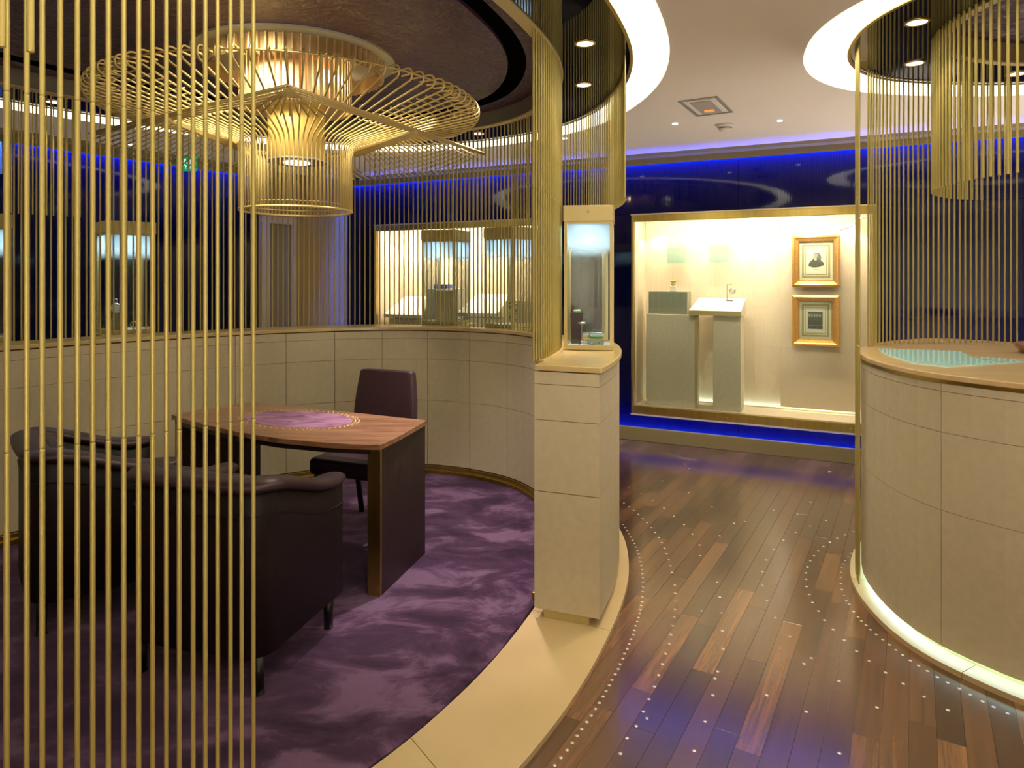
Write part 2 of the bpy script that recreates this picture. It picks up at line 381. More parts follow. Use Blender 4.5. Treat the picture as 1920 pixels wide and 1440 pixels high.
BRASSP_ = BRASSP; BRASSP = mat('door_surround', (.46, .37, .20), .55, .0); box('door_frame', .03, .11, -.04, -.005, 0, 2.12, BRASSP, dn); box('door_frame', .36, .42, -.04, -.005, 0, 2.12, BRASSP, dn); box('door_frame', .03, .42, -.04, -.005, 2.12, 2.2, BRASSP, dn)
BRASSP = BRASSP_; box('door_leaf', .11, .36, -.02, -.005, 0, 2.12, mat('door_bronze', (.20, .16, .08), .5, .1), dn)

# ------------------------------------------------------------------ floor planks, studs
u = Vector((.511, .860)); un = Vector((.860, -.511))
platL = off(J_C, .37)
K_C = closed_curve([(1.70, 3.13), (1.735, 3.31), (1.80, 3.49), (1.95, 3.75), (2.17, 3.99), (2.43, 4.19), (2.72, 4.27), (2.93, 4.08), (3.12, 3.85), (3.38, 3.6), (3.6, 3.3), (3.65, 2.85), (3.4, 2.4), (3.0, 2.1), (2.55, 2.05), (2.15, 2.22), (1.91, 2.45), (1.80, 2.60), (1.72, 2.76), (1.69, 2.94)])
platR = off(K_C, .052)
def inside(p, C):
    c = False; n = len(C)
    for i in range(n):
        a, b2 = C[i], C[i-1]
        if (a[1] > p[1]) != (b2[1] > p[1]) and p[0] < (b2[0]-a[0])*(p[1]-a[1])/(b2[1]-a[1])+a[0]: c = not c
    return c
def in_view(p, m=.0): return p[1] > 1.6 and abs(p[0]/p[1]) < .78+m
innerL, innerR = off(J_C, .25), off(K_C, -.06)
planks = []; PW = .082
base_u, base_n = -6.0, 0
for r in range(-40, 60):
    s = -2 + random.random()*.6
    while s < 9:
        ln = random.choice((.5, .65, .8, .95)); c = un*(r*PW)+u*(s+ln/2)+Vector((.6, 0))
        e0, e1 = c-u*(ln/2), c+u*(ln/2)
        vis = any(in_view(q, .02) and not inside(q, innerL) and not inside(q, innerR) and (q-P0).dot(wn) < -.05 for q in (e0, c, e1))
        if vis: planks.append((c.copy(), ln))
        s += ln
planks.sort(key=lambda t: t[0].length)
pm = {}
for ln in (.5, .65, .8, .95):
    mb = MB(); x = ln/2-.0003; y = PW/2-.0003; e = .0005
    mb.add([(-x, -y, -.012), (x, -y, -.012), (x, y, -.012), (-x, y, -.012), (-x, -y, -e), (x, -y, -e), (x, y, -e), (-x, y, -e), (-x+e, -y+e, 0), (x-e, -y+e, 0), (x-e, y-e, 0), (-x+e, y-e, 0)],
           [(0, 1, 5, 4), (1, 2, 6, 5), (2, 3, 7, 6), (3, 0, 4, 7), (4, 5, 9, 8), (5, 6, 10, 9), (6, 7, 11, 10), (7, 4, 8, 11), (8, 9, 10, 11)])
    me = bpy.data.meshes.new('plank'); me.from_pydata(mb.v, [], mb.f); me.materials.append(WOOD); pm[ln] = me
ang = math.atan2(u.y, u.x)
for c, ln in planks[:300]:
    if (c-P0).dot(wn) > -.02+ln*0: pass
    share('plank', pm[ln], fl, (c.x, c.y, 0), ang)
if len(planks) > 300:
    mb = MB()
    for c, ln in planks[300:]:
        M = Matrix.Translation((c.x, c.y, 0)) @ Matrix.Rotation(ang, 4, 'Z'); mb.box(-ln/2+.0008, ln/2-.0008, -PW/2+.0006, PW/2-.0006, -.012, 0, M)
    o = mb.obj('planks', WOOD, fl); o['kind'] = 'stuff'
STUDS = [(0.135,2.147),(0.157,2.181),(0.18,2.216),(0.2,2.25),(0.219,2.285),(0.238,2.319),(0.26,2.356),(0.279,2.39),(0.299,2.427),(0.317,2.461),(0.335,2.498),(0.351,2.531),(0.368,2.566),(0.384,2.601),(0.402,2.637),(0.419,2.673),(0.431,2.707),(0.449,2.746),(0.462,2.782),(0.479,2.818),(0.494,2.856),(0.508,2.893),(0.525,2.929),(0.535,2.966),(0.548,3.004),(0.562,3.04),(0.574,3.076),(0.586,3.113),(0.597,3.151),(0.608,3.19),(0.618,3.226),(0.62,3.225),(0.631,3.275),(0.643,3.33),(0.653,3.378),(0.663,3.432),(0.672,3.482),(0.68,3.53),(0.687,3.58),(0.693,3.629),(0.698,3.678),(0.703,3.73),(0.706,3.782),(0.708,3.829),(0.708,3.878),(0.709,3.927),(0.708,3.978),(0.706,4.027),(0.705,4.076),(0.702,4.127),(0.698,4.175),(0.694,4.229),(0.838,3.545),(0.817,3.399),(0.798,3.313),(0.779,3.233),(0.759,3.154),(0.738,3.082),(0.713,3.004),(0.687,2.929),(0.663,2.856),(0.631,2.781),(0.601,2.707),(0.57,2.632),(0.538,2.559),(0.502,2.483),(0.467,2.412),(0.473,2.375),(0.428,2.335),(0.386,2.273),(0.352,2.2),(0.849,3.626),(0.857,3.704),(0.863,3.782),(0.869,3.86),(0.872,3.942),(0.87,4.019),(0.866,4.096),(0.859,4.175),(0.85,4.258),(0.836,4.331),(0.823,4.411),(0.806,4.485),(0.788,4.556),(0.765,4.63),(0.595,2.213),(0.672,2.358),(0.743,2.506),(0.806,2.657),(0.878,2.817),(0.919,2.961),(0.965,3.118),(1.004,3.272),(1.04,3.432),(1.241,4.046),(1.393,4.25),(1.472,4.28),(1.344,4.552),(1.047,4.375),(1.016,4.528),(0.972,4.686),(0.922,4.828),(0.861,4.979),(1.139,5.134),(1.264,4.85),(1.428,5.588),(1.428,5.46),(1.073,4.225),(1.085,4.073),(1.082,3.906),(1.044,3.756),(0.879,3.138),(1.064,2.201),(1.048,2.411),(0.942,2.506),(1.439,2.729),(1.252,2.593),(1.168,2.709),(1.215,2.75),(1.425,2.801),(1.416,2.887),(1.409,2.971),(1.409,3.053),(1.419,3.136),(1.428,3.218),(1.447,3.3),(1.471,3.383),(1.504,3.465),(1.536,3.539),(1.576,3.613),(1.625,3.691),(1.675,3.756),(1.73,3.826),(1.787,3.885),(1.853,3.949),(1.924,4.008),(1.996,4.061),(2.074,4.112),(1.196,2.913),(1.196,3.075),(1.219,3.238),(1.257,3.396),(1.313,3.554),(1.39,3.701),(1.485,3.846),(1.594,3.978),(1.716,4.1),(1.851,4.204),(1.992,4.297),(1.732,4.485),(1.861,4.416),(2.049,4.65),(0.782,2.61),(1.613,3.287),(1.633,3.351),(1.659,3.418),(1.693,3.487),(1.723,3.545),(1.756,3.604),(1.785,3.65),(1.815,3.691),(1.859,3.746),(1.894,3.789),(1.935,3.829),(1.598,3.238),(1.594,3.201),(1.579,3.131),(1.575,3.082),(1.757,2.401),(1.733,2.437),(1.715,2.469),(1.697,2.509),(1.682,2.546),(1.661,2.583),(1.644,2.619),(1.631,2.659),(1.618,2.696),(1.606,2.732),(1.599,2.772),(1.593,2.809),(1.587,2.849),(1.581,2.889),(1.576,2.93),(1.572,2.97),(1.573,3.009),(1.571,3.046),(1.425,2.8),(1.439,2.729),(1.461,2.649),(1.488,2.577),(1.519,2.497),(1.557,2.42),(1.312,2.435),(1.415,2.884)]
sm = MB().lathe([(.0066, -.002), (.0066, .0004), (.005, .0012)], 10).obj('stud', STUD, fl, True); sme = sm.data; sm.location = (*STUDS[0], 0)
for p in STUDS[1:]: share('stud', sme, fl, (*p, 0))

# cream platforms (edging) round the two enclosures and the carpet
def cum(C):
    return sum((C[(i+1) % len(C)]-C[i]).length for i in range(len(C)))
def tiles(parent, A, B, z0, z1, per, m, phase=0, gap=.0015, name='tile', closed=True):
    n = len(A); k = 0; idx = list(range(phase, phase+n+1, per))
    if idx[-1] != phase+n: idx.append(phase+n)
    for a, b2 in zip(idx, idx[1:]):
        P = [A[i % n].copy() for i in range(a, b2+1)]; Q = [B[i % n].copy() for i in range(a, b2+1)]
        for X in (P, Q):
            d0 = (X[1]-X[0]).normalized(); d1 = (X[-2]-X[-1]).normalized(); X[0] = X[0]+d0*gap; X[-1] = X[-1]+d1*gap
        MB().band(P, Q, z0, z1, False).obj(name, m, parent)
t1 = sempty('trim_1', 'cream leather border round the left enclosure'); tiles(t1, off(I_C, .005), platL, 0, .020, 20, CREAMF, 4)
t2 = sempty('trim_2', 'cream leather border round the right counter'); tiles(t2, off(K_C, -.25), platR, 0, .022, 30, CREAMF, 12)
# carpet with slightly ragged cut edge
ce = [p+nn*(-.006+random.uniform(-.004, .004)) for p, nn in zip(I_C, normals(I_C))]
cp = MB(); n = len(ce); ci = off(I_C, -.03)
cp.add([(p.x, p.y, 0) for p in ce]+[(p.x, p.y, .018) for p in ce]+[(p.x, p.y, .026) for p in ci], [(i, (i+1) % n, n+(i+1) % n, n+i) for i in range(n)]+[(n+i, n+(i+1) % n, 2*n+(i+1) % n, 2*n+i) for i in range(n)]+[tuple(range(2*n, 3*n))])
tag(cp.obj('carpet', CARPET), 'mottled purple carpet filling the oval enclosure', 'carpet')

# ------------------------------------------------------------------ curved low partition of the left enclosure
pw = empty('curved_partition', (0, 0, 0), 'low curved cream leather partition wall with gold ledge around the desk', 'partition')
A_ST, A_EN = (.115, 3.18), (-3.16, 2.6)
Ia, Ja = arc(I_C, A_ST, A_EN), None
def pair(Pi, C, d=0):                  # points of curve C facing the points of Pi
    i0 = near(C, Pi[0]); i1 = near(C, Pi[-1])
    if i1 < i0: i1 += len(C)
    m = len(Pi)-1; out = []; CC = off(C, d) if d else C
    for k in range(m+1):
        t = i0+(i1-i0)*k/m; a = int(t); out.append(CC[a % len(C)].lerp(CC[(a+1) % len(C)], t-a))
    return out
def poff(P, d):
    o = []
    for i, p in enumerate(P):
        t = (P[min(i+1, len(P)-1)]-P[max(i-1, 0)]).normalized(); o.append(p+Vector((t.y, -t.x))*d)
    return o
Jo = pair(Ia, J_C, .018)
# body between inner face and outer face
MB().band(poff(Ia, .012), Jo, .022, ZL-.03, False).obj('core', JOINT, pw)
MB().band(poff(Ia, -.012), pair(Ia, J_C, .020), ZL-.024, ZL, False).obj('ledge', LEDGE, pw, bevel=.004)
MB().band(poff(Ia, -.012), poff(Ia, .012), .022, .085, False).obj('skirting', BRASS, pw, bevel=.003)
MB().band(poff(Ia, -.030), poff(Ia, -.012), .022, .055, False).obj('skirting_foot', BRASS, pw, bevel=.003)
rows = [(.09, .586), (.5885, .906), (.9085, 1.066), (1.0685, ZL-.032)]
seam0 = near(I_C, (-.65, 5.27)); ist = near(I_C, A_ST)
cl = cum(I_C)/len(I_C); per = .357/cl
lens = len(Ia)-1
k0 = ((seam0-ist) % len(I_C)) % per
cuts = [0]+[k0+per*j for j in range(60) if k0+per*j < lens]+[lens]
def at(P, t):
    a = min(int(t), len(P)-2); return P[a].lerp(P[a+1], t-a)
for a, b2 in zip(cuts, cuts[1:]):
    g = .0018/cl
    if b2-a < 1: continue
    ts = [a+g+(b2-a-2*g)*q/4 for q in range(5)]
    Pin = [at(Ia, t) for t in ts]; Q = [at(poff(Ia, .012), t) for t in ts]
    for z0, z1 in rows: MB().band(Pin, Q, z0, z1, False).obj('panel', LEATHER, pw)

# ------------------------------------------------------------------ rods
def rod_mesh(z0, z1, r=.006, joints=(), n=8):
    prof = [(r, z0)]
    prof += [(r, z0+.004)]
    for j in sorted(joints): prof += [(r, j-.010), (r, j-.005), (r, j-.0013), (r*.84, j-.0011), (r*.84, j+.0011), (r, j+.0013), (r, j+.005), (r, j+.010)]
    prof += [(r, z1-.004), (r, z1)]
    mb = MB().lathe(prof, n); me = bpy.data.meshes.new('rod'); me.from_pydata([tuple(v) for v in mb.v], [], mb.f); me.materials.append(ROD)
    for p in me.polygons: p.use_smooth = len(p.vertices) == 4
    return me
ZJ = 1.95
def curtain(label, pts, me, name='rod_curtain', group=None):
    p0 = pts[len(pts)//2]; e = empty(name, (p0.x, p0.y, 0), label, 'rod curtain', group=group)
    for p in pts: share('rod', me, e, (p.x-p0.x, p.y-p0.y, 0))
    return e
long_m = rod_mesh(ZL+.0005, ZS, r=.0054, joints=(ZJ,)); floor_m = rod_mesh(.02, ZS, joints=(ZL+.012, ZJ)); short_m = rod_mesh(1.96, ZS, .0046)
Jl = arc(J_C, (.10, 3.10), (-3.34, 2.9))
curtain('gold rod screen rising from the curved ledge to the dark ceiling around the enclosure', [p for p, a in walk(Jl, .040, .0)], long_m)
# foreground screen: rods where the line of sight of each meets the curve
fx = [12.7, 50, 79, 113, 145, 174, 203, 232, 260, 286, 312, 336, 362, 385, 408, 432, 453, 475]
front = []
Jf = arc(J_C, (-2.3, 1.26), (-.60, 1.93))
for x in reversed(fx):
    k = (x-960)/1270; best = min(zip(Jf, Jf[1:]), key=lambda ab: abs((ab[0].x+ab[1].x)/2-k*(ab[0].y+ab[1].y)/2) + (0 if ab[0].x > -1.4 else 9))
    a, b2 = best; fa, fb = a.x-k*a.y, b2.x-k*b2.y; t = fa/(fa-fb) if fa != fb else 0; front.append(a.lerp(b2, t))
q = front[-1]
rest = [p for p, a in walk(list(reversed(arc(J_C, (-3.34, 2.8), tuple(q)))), .036, .036)]
curtain('foreground gold rod screen standing on the floor from bottom to top at left', front+rest, floor_m)
O_C = off(J_C, .35)
curtain('short gold rods hanging from the ceiling drum above the glass showcase beside the corridor', [p for p, a in walk(arc(O_C, (.62, 3.55), (-.93, 5.94)), .040)], short_m)
curtain('short gold rods hanging in front of the blue wall at far left', [p for p, a in walk(arc(O_C, (-3.0, 4.83), (-3.7, 2.9)), .040)], short_m)
nearp = [(Vector(p), 0) for p in ((-.849, 1.194), (-.879, 1.167), (-.91, 1.14), (-.94, 1.113))]
curtain('pair of short gold rods hanging in the top left corner, nearest the viewer', [p for p, a in nearp], rod_mesh(1.945, ZS, .0060))

# ------------------------------------------------------------------ left ceiling drum
cd = empty('ceiling_drum', (0, 0, ZS), 'oval ceiling drum with plum stucco centre and black gloss rim over the desk', 'ceiling drum'); 
def par0(o, e): o.parent = e; o.matrix_parent_inverse = Matrix.Translation(-e.location); return o
SO = off(J_C, .38)
def dp(o): return par0(o, cd)
dp(MB().band(J_C, SO, ZS, ZS+.02).obj('gloss_rim', GLOSSB))
dp(MB().band(SO, off(SO, .012), ZS-.004, ZR-.002).obj('drum_side', COVEW))
dp(MB().band(off(SO, -.004), off(SO, .013), ZS-.010, ZS-.004).obj('rim_edge', BRASS))
dp(MB().band(off(J_C, -.05), off(J_C, -.035), ZS, ZP).obj('fascia', FASC))
dp(MB().band(off(J_C, -.052), off(J_C, .012), ZS-.008, ZS).obj('fascia_edge', BRASSP))
dp(MB().band(off(J_C, -.20), off(J_C, -.045), ZP, ZP+.02).obj('stucco_border', PLUM))
dp(MB().band(off(J_C, -.32), off(J_C, -.20), ZP+.025, ZP+.035).obj('dark_slot', BLACKS))
dp(MB().band(off(J_C, -.205), off(J_C, -.20), ZP, ZP+.025).obj('slot_side', BLACKS))
dp(MB().prism(off(J_C, -.31), ZP, ZP+.02).obj('stucco_centre', PLUM))
dp(MB().prism(off(J_C, .575), ZR, ZR+.01).obj('recess_cap', COVEL))
dp(MB().band(off(J_C, .565), off(J_C, .575), ZC-.002, ZR).obj('recess_lip', COVEW))
# right ceiling drum
cr = empty('ceiling_drum', (2.8, 3.0, ZS), 'round ceiling drum over the counter at the right edge', 'ceiling drum')
def dr(o): return par0(o, cr)
dr(MB().band([p for p in KI], KI, ZS, ZS).obj('inner_edge', BRASSP)) if False else None
o = loops_fill([tuple(p) for p in KS], [[tuple(p) for p in KI]], ZS, 'gloss_rim', GLOSSB, 0); dr(o)
dr(MB().band(KS, off(KS, .012), ZS-.004, ZR-.002).obj('drum_side', COVEW))
dr(MB().band(off(KS, -.004), off(KS, .013), ZS-.010, ZS-.004).obj('rim_edge', BRASS))
dr(MB().band(off(KI, -.03), off(KI, -.015), ZS, ZP).obj('fascia', CORN))
dr(MB().band(off(KI, -.032), off(KI, .012), ZS-.008, ZS).obj('fascia_edge', BRASSP))
dr(MB().prism(off(KI, -.02), ZP, ZP+.02).obj('stucco_centre', PLUM))
dr(MB().prism(off(KS, .22), ZR, ZR+.01).obj('recess_cap', COVEL))
dr(MB().band(off(KS, .21), off(KS, .22), ZC-.002, ZR).obj('recess_lip', COVEW))
KR = off(KS, -.032)
rp = [p for p, a in walk(arc(KR, (3.9, 3.0), (1.70, 3.34)), .034)]
K_IN = off(K_C, -.012); rpt = [p for p in rp if inside(p, K_IN)]; KO_ = off(K_C, .024); rpf = [p if not inside(p, KO_) else KO_[near(KO_, p)] for p in rp if not inside(p, K_IN)]
e_ = curtain('tall gold rods curving behind the right counter up to the ceiling drum', rpt, rod_mesh(ZL+.0035, ZS, r=.0052, joints=(ZJ,)))
mf_ = rod_mesh(.023, ZS, r=.0052, joints=(ZL+.05, ZJ))
for p in rpf: share('rod', mf_, e_, (p.x-e_.location.x, p.y-e_.location.y, 0))
KIo = off(KI, .03)
curtain('short gold rods hanging low over the counter at the right edge', [p for p, a in walk(arc(KIo, (2.53, 3.65), (2.9, 2.35)), .036)], rod_mesh(1.96, ZS, .0062))

# downlights
def downlight(x, y, z, label, r=.042, e=9, m=LAMP, name='downlight', group=None, spot=True):
    t = empty(name, (x, y, z), label, 'downlight', group=group)
    MB().lathe([(r*1.25, -.002), (r*1.22, -.006), (r, -.006), (r, -.002)], 24, cap=False).obj('trim_ring', CHROME if m is LAMPW else BRASS, t, True)
    MB().lathe([(r, -.004), (r*.98, -.0035)], 24).obj('lens', m, t)
    if spot:
        s = light('SPOT', 'downlight_beam', (x, y, z-.02), e, (1, .78, .55) if m is LAMP else (1, .93, .85), target=(x, y, 0), spot_size=1.5, spot_blend=.6, shadow_soft_size=.03)
    return t
downlight(.36, 3.34, ZS, 'warm downlight in the black rim above the near showcase, nearest one')
downlight(.43, 4.06, ZS, 'warm downlight in the black rim behind the near one, by the corridor')
downlight(-3.02, 4.46, ZS, 'warm downlight in the black rim at the far left')
downlight(-.27, 5.45, ZS, 'warm downlight in the black rim just left of the dense rods')
downlight(1.83, 3.06, ZS, 'warm downlight over the right counter, nearer of the two by the corridor')
downlight(2.17, 3.65, ZS, 'warm downlight over the right counter, farther one by the corridor')
downlight(2.86, 3.84, ZS, 'warm downlight at the right edge behind the short rods')
for x, y, lb in ((1.205, 5.01, 'small white ceiling spotlight left of the smoke detector'), (1.943, 4.91, 'small white ceiling spotlight right of the smoke detector'), (.43, 5.54, 'small white ceiling spotlight seen through the hanging rods'), (-3.27, 5.79, 'small white ceiling spotlight behind the left end of the chandelier')):
    downlight(x, y, ZC, lb, .022, 22, LAMPW, 'ceiling_spotlight')
for a_, b_ in (((1.0, 4.9, ZC-.02), (1.9, 6.5, 1.1)), ((1.9, 4.6, ZC-.02), (2.6, 6.2, 1.1))):
    light('SPOT', 'cabinet_fill', a_, 45, (1, .90, .74), target=b_, spot_size=.95, spot_blend=.8, shadow_soft_size=.04)  # added fill on the cabinet front, besides the visible ceiling spotlights
light('SPOT', 'corridor_fill', (1.15, 3.6, ZC-.02), 55, (1, .84, .62), target=(1.15, 3.6, 0), spot_size=1.5, spot_blend=.9, shadow_soft_size=.05)  # added lamp that brightens the corridor floor

# ceiling grille, smoke detector, exit sign, camera
g = empty('air_grille', (1.294, 4.51, ZC), 'rectangular grey grille panel in the white ceiling', 'grille', rz=math.atan2(.386, .22))
for a in ((-.235, .235, -.125, -.105), (-.235, .235, .105, .125), (-.235, -.215, -.105, .105), (.215, .235, -.105, .105)): box('frame', *a, -.006, 0, GREYM, g)
box('inner_frame', -.19, .19, -.085, .085, -.004, 0, WHITE, g); box('lamp_glass', -.165, .165, -.065, .065, -.010, -.002, mat('grille_glass', (.42, .38, .36), .35), g)
box('orange_lamp', .06, .11, -.03, .03, -.013, -.010, mat('orange_reflector', (.9, .35, .1), .3, emit=(1, .35, .08), estr=.6), g)
sd = empty('smoke_detector', (1.588, 5.04, ZC), 'round white smoke detector under the ceiling', 'smoke detector')
MB().lathe([(.062, 0), (.062, -.018), (.055, -.024)], 24).obj('base', WHITE, sd, True)
MB().lathe([(.048, -.024), (.046, -.034)], 24).obj('vent_ring', GREYM, sd, True)
MB().lathe([(.05, -.034), (.044, -.048), (.02, -.055)], 24).obj('sensor_cap', WHITE, sd, True)
ex = empty('exit_sign', (-3.05, 6.35, 2.60), 'green exit sign with white running figure behind the chandelier wing', 'sign', rz=-.1)
box('panel', -.10, .10, -.01, .01, -.065, .065, GREEN, ex)
mb = MB()
for bx in ((-.005, .02, .035, .05), ): mb.lathe([(.009, -.003), (.009, .003)], 10, M=Matrix.Translation((-.01, -.013, .04)) @ Matrix.Rotation(PI/2, 4, 'X'))
for (ax, az, bx2, bz) in ((-.012, .028, -.02, -.002), (-.02, -.002, .004, -.022), (.004, -.022, -.002, -.045), (-.02, -.002, -.038, -.018), (-.038, -.018, -.055, -.014), (-.012, .026, .014, .008), (-.012, .026, -.036, .014)):
    mb.tube([(ax, -.013, az), (bx2, -.013, bz)], .005, 5)
mb.box(.04, .085, -.014, -.0105, -.045, .045)
mb.obj('running_figure', SIGNW, ex)
box('hanger', -.004, .004, -.004, .004, .065, ZC-2.60, GREYM, ex)
sc_ = empty('security_camera', (-1.68, 7.25, 2.58), 'small dark dome security camera on the cornice right of the chandelier drum', 'camera')
box('mount', -.06, .06, -.05, .05, .02, .10, GREYM, sc_); MB().lathe([(.05, .02), (.05, 0), (.035, -.035), (.01, -.05)], 16).obj('dome', BLACKL, sc_, True)

# ------------------------------------------------------------------ pedestals with glass showcases
def pedestal(a, b, label, d0=.02, d1=.32, name='display_pedestal', foot=True):
    A = arc(J_C, a, b); P = poff(A, d0); Q = poff(A, d1)
    e = empty(name, (A[len(A)//2].x, A[len(A)//2].y, 0), label, 'pedestal'); inv = Matrix.Translation(-e.location)
    def q(o): o.parent = e; o.matrix_parent_inverse = inv; return o
    def shrink(X, g): X = list(X); X[0] = X[0]+(X[1]-X[0]).normalized()*g; X[-1] = X[-1]+(X[-2]-X[-1]).normalized()*g; return X
    q(MB().band(shrink(poff(P, .012), .012), shrink(poff(Q, -.012), .012), .062, ZL-.034, False).obj('core', JOINT))
    q(MB().band(shrink(P, -.004), shrink(poff(Q, .012), -.004), ZL-.028, ZL-.002, False).obj('top', LEDGE, bevel=.004))
    for z0, z1 in [(.06, .585)]+rows[1:]:
        # front slab, outer skin pieces
        q(MB().band([P[0], P[1]*.08+P[0]*.92], [Q[0], Q[1]*.08+Q[0]*.92], z0, z1, False).obj('panel', LEATHER))
        n = max(1, round(sum((y-x).length for x, y in zip(Q, Q[1:]))/.42)); m = len(Q)-1
        for i in range(n):
            s0, s1 = i*m/n+(.10 if i == 0 else .03), (i+1)*m/n-.03
            ts = [s0+(s1-s0)*k/5 for k in range(6)]
            q(MB().band([at(poff(Q, -.010), t) for t in ts], [at(Q, t) for t in ts], z0, z1, False).obj('panel', LEATHER))
    q(MB().band(shrink(poff(P, .04), .012), shrink(poff(Q, -.05), .012), .02, .062, False).obj('kick_plate', BRASSP))
    return e
pedestal((.085, 3.04), (.26, 4.55), 'tall cream leather pedestal with gold top beside the wooden corridor', d0=.022)
def showcase(x, y, rz, label, s=.13, z=ZL, h=.775, lamp=14.):
    t = empty('glass_showcase', (x, y, z), label, 'showcase', rz)
    MB().box(-s, s, -s, s, 0, .014).obj('base_plate', BRASSP, t, bevel=.002)
    MB().box(-s+.012, s-.012, -s+.012, s-.012, .014, .020).obj('light_floor', mat('showcase_floor', (.8, .85, .85), .4), t)
    lid = MB().box(-s-.004, s+.004, -s-.004, s+.004, h-.085, h).obj('lid', BRASSP, t, bevel=.002)
    MB().lathe([(.006, 0), (.006, .006), (.004, .008)], 12, M=Matrix.Translation((.0, -s-.004, h-.035)) @ Matrix.Rotation(PI/2, 4, 'X')).obj('lock', CHROME, lid)
    for ax in (-1, 1):
        for ay in (-1, 1):
            MB().box(min(ax*s, ax*(s-.016)), max(ax*s, ax*(s-.016)), min(ay*s, ay*(s-.016)), max(ay*s, ay*(s-.016)), .014, h-.085).obj('post', BRASSP, t)
    for k in range(4):
        a = k*PI/2; M = Matrix.Rotation(a, 4, 'Z')
        MB().box(-s+.017, s-.017, -s+.004, -s+.008, .021, h-.086, M).obj('glass_pane', FROST, t)
    for k in range(4):
        M = Matrix.Rotation(k*PI/2, 4, 'Z'); MB().box(-s+.016, s-.016, -s, -s+.012, h-.097, h-.0855, M).obj('rail', BRASSP, t); MB().box(-s+.016, s-.016, -s, -s+.012, .0145, .026, M).obj('rail', BRASSP, t)
    MB().lathe([(.05, h-.088), (.05, h-.0855)], 16).obj('lamp', mat('showcase_lamp', (1, 1, 1), .5, emit=(.8, .92, 1), estr=10), t)
    light('AREA', 'showcase_light', (x, y, z+h-.092), lamp*.12, (.80, .93, 1), target=(x, y, z), shape='SQUARE', size=s*1.3)
    return t
showcase(.43, 3.75, -.17, 'glass showcase tower on the near pedestal beside the corridor, with open box inside')
showcase(.47, 4.32, -.05, 'glass showcase tower on the pedestal, right behind the nearest one')
def on_curve(p, d=.17):
    i = near(J_C, p); nn = normals(J_C)[i]; q = J_C[i]+nn*d; return q.x, q.y, math.atan2(nn.y, nn.x)-PI/2
farcases = []
for i, (p, lb, pl) in enumerate((((-2.58, 4.66), 'glass showcase with bright pocket watch seen through the rods at left', 'cream pedestal under the left pocket watch showcase'),
     ((-3.1, 4.02), 'glass showcase cut by the left picture edge', 'cream pedestal under the showcase at the left picture edge'),
     ((-.62, 5.46), 'glass showcase holding a tapered grey block, before the lit wall cabinet', 'cream pedestal under the showcase with tapered grey block'),
     ((-.15, 5.15), 'glass showcase half hidden left of the dense gold rods', 'cream pedestal under the showcase beside the dense rods'))):
    x, y, rz = on_curve(p, .21); ii = near(J_C, p)
    A = J_C[(ii-3) % 240], J_C[(ii+3) % 240]
    pedestal(tuple(J_C[(ii-3) % 240]), tuple(J_C[(ii+3) % 240]), pl, .055, .40)
    farcases.append((x, y, rz)); showcase(x, y, rz, lb, .15)

# things inside the showcases
x, y = .43, 3.75
bxo = empty('open_box', (x+.03, y-.02, ZL+.0205), 'small pale open box in the nearest glass showcase', 'box', -.17)
box('base', -.045, .045, -.03, .03, 0, .032, mat('pale_green_box', (.42, .45, .33), .5), bxo, .002)
mb = MB(); mb.tube([(.03*math.cos(a), .018*math.sin(a), .040) for a in [2*PI*k/14 for k in range(14)]], .008, 6, True); mb.obj('bracelet', LEAF, bxo, True)
MB().tube([(-.045, .03, .03), (-.03, .045, .06), (.03, .045, .06), (.045, .03, .03)], .003, 5).obj('handle', CHROME, bxo)
db = empty('dark_block', (x-.065, y+.05, ZL+.0205), 'dark brown block with white flower brooch on top in the nearest showcase', 'display block', -.17)
MB().add([(-.03, -.03, 0), (.03, -.03, 0), (.03, .03, 0), (-.03, .03, 0), (-.035, -.03, .17), (.035, -.03, .17), (.035, .03, .17), (-.035, .03, .17)], [(0, 3, 2, 1), (4, 5, 6, 7), (0, 1, 5, 4), (1, 2, 6, 5), (2, 3, 7, 6), (3, 0, 4, 7)]).obj('block', DARKTAG, db)
bl = empty('flower_brooch', (x-.065, y+.05, ZL+.191), 'white flower brooch with green leaves on the dark block', 'brooch')
for k in range(6): MB().lathe([(.002, 0), (.010, .006), (.010, .012), (.003, .018)], 8, (.012*math.cos(k*PI/3), .012*math.sin(k*PI/3))).obj('petal', PETAL, bl, True)
MB().lathe([(.022, 0), (.016, .004)], 8).obj('leaf', LEAF, bl)
rs = empty('ring_stand', (x-.05, y-.055, ZL+.0205), 'slim silver stand with crossbar in the nearest showcase', 'stand', -.17)
MB().lathe([(.004, 0), (.004, .12)], 8).obj('stem', CHROME, rs); MB().tube([(-.02, 0, .12), (.02, 0, .12)], .006, 8).obj('crossbar', CHROME, rs, True); MB().lathe([(.02, 0), (.018, .006)], 16).obj('foot', CHROME, rs, True)
fan = MB()
for k in range(7): a = -.9+k*.3; fan.tube([(0, 0, .004), (.06*math.sin(a), -.03*math.cos(a), .014)], .004, 5)
o = fan.obj('silver_fan', CHROME); o.location = (x+.0, y-.07, ZL+.021); tag(o, 'silver fan shaped jewel lying at the front of the nearest showcase', 'jewel')
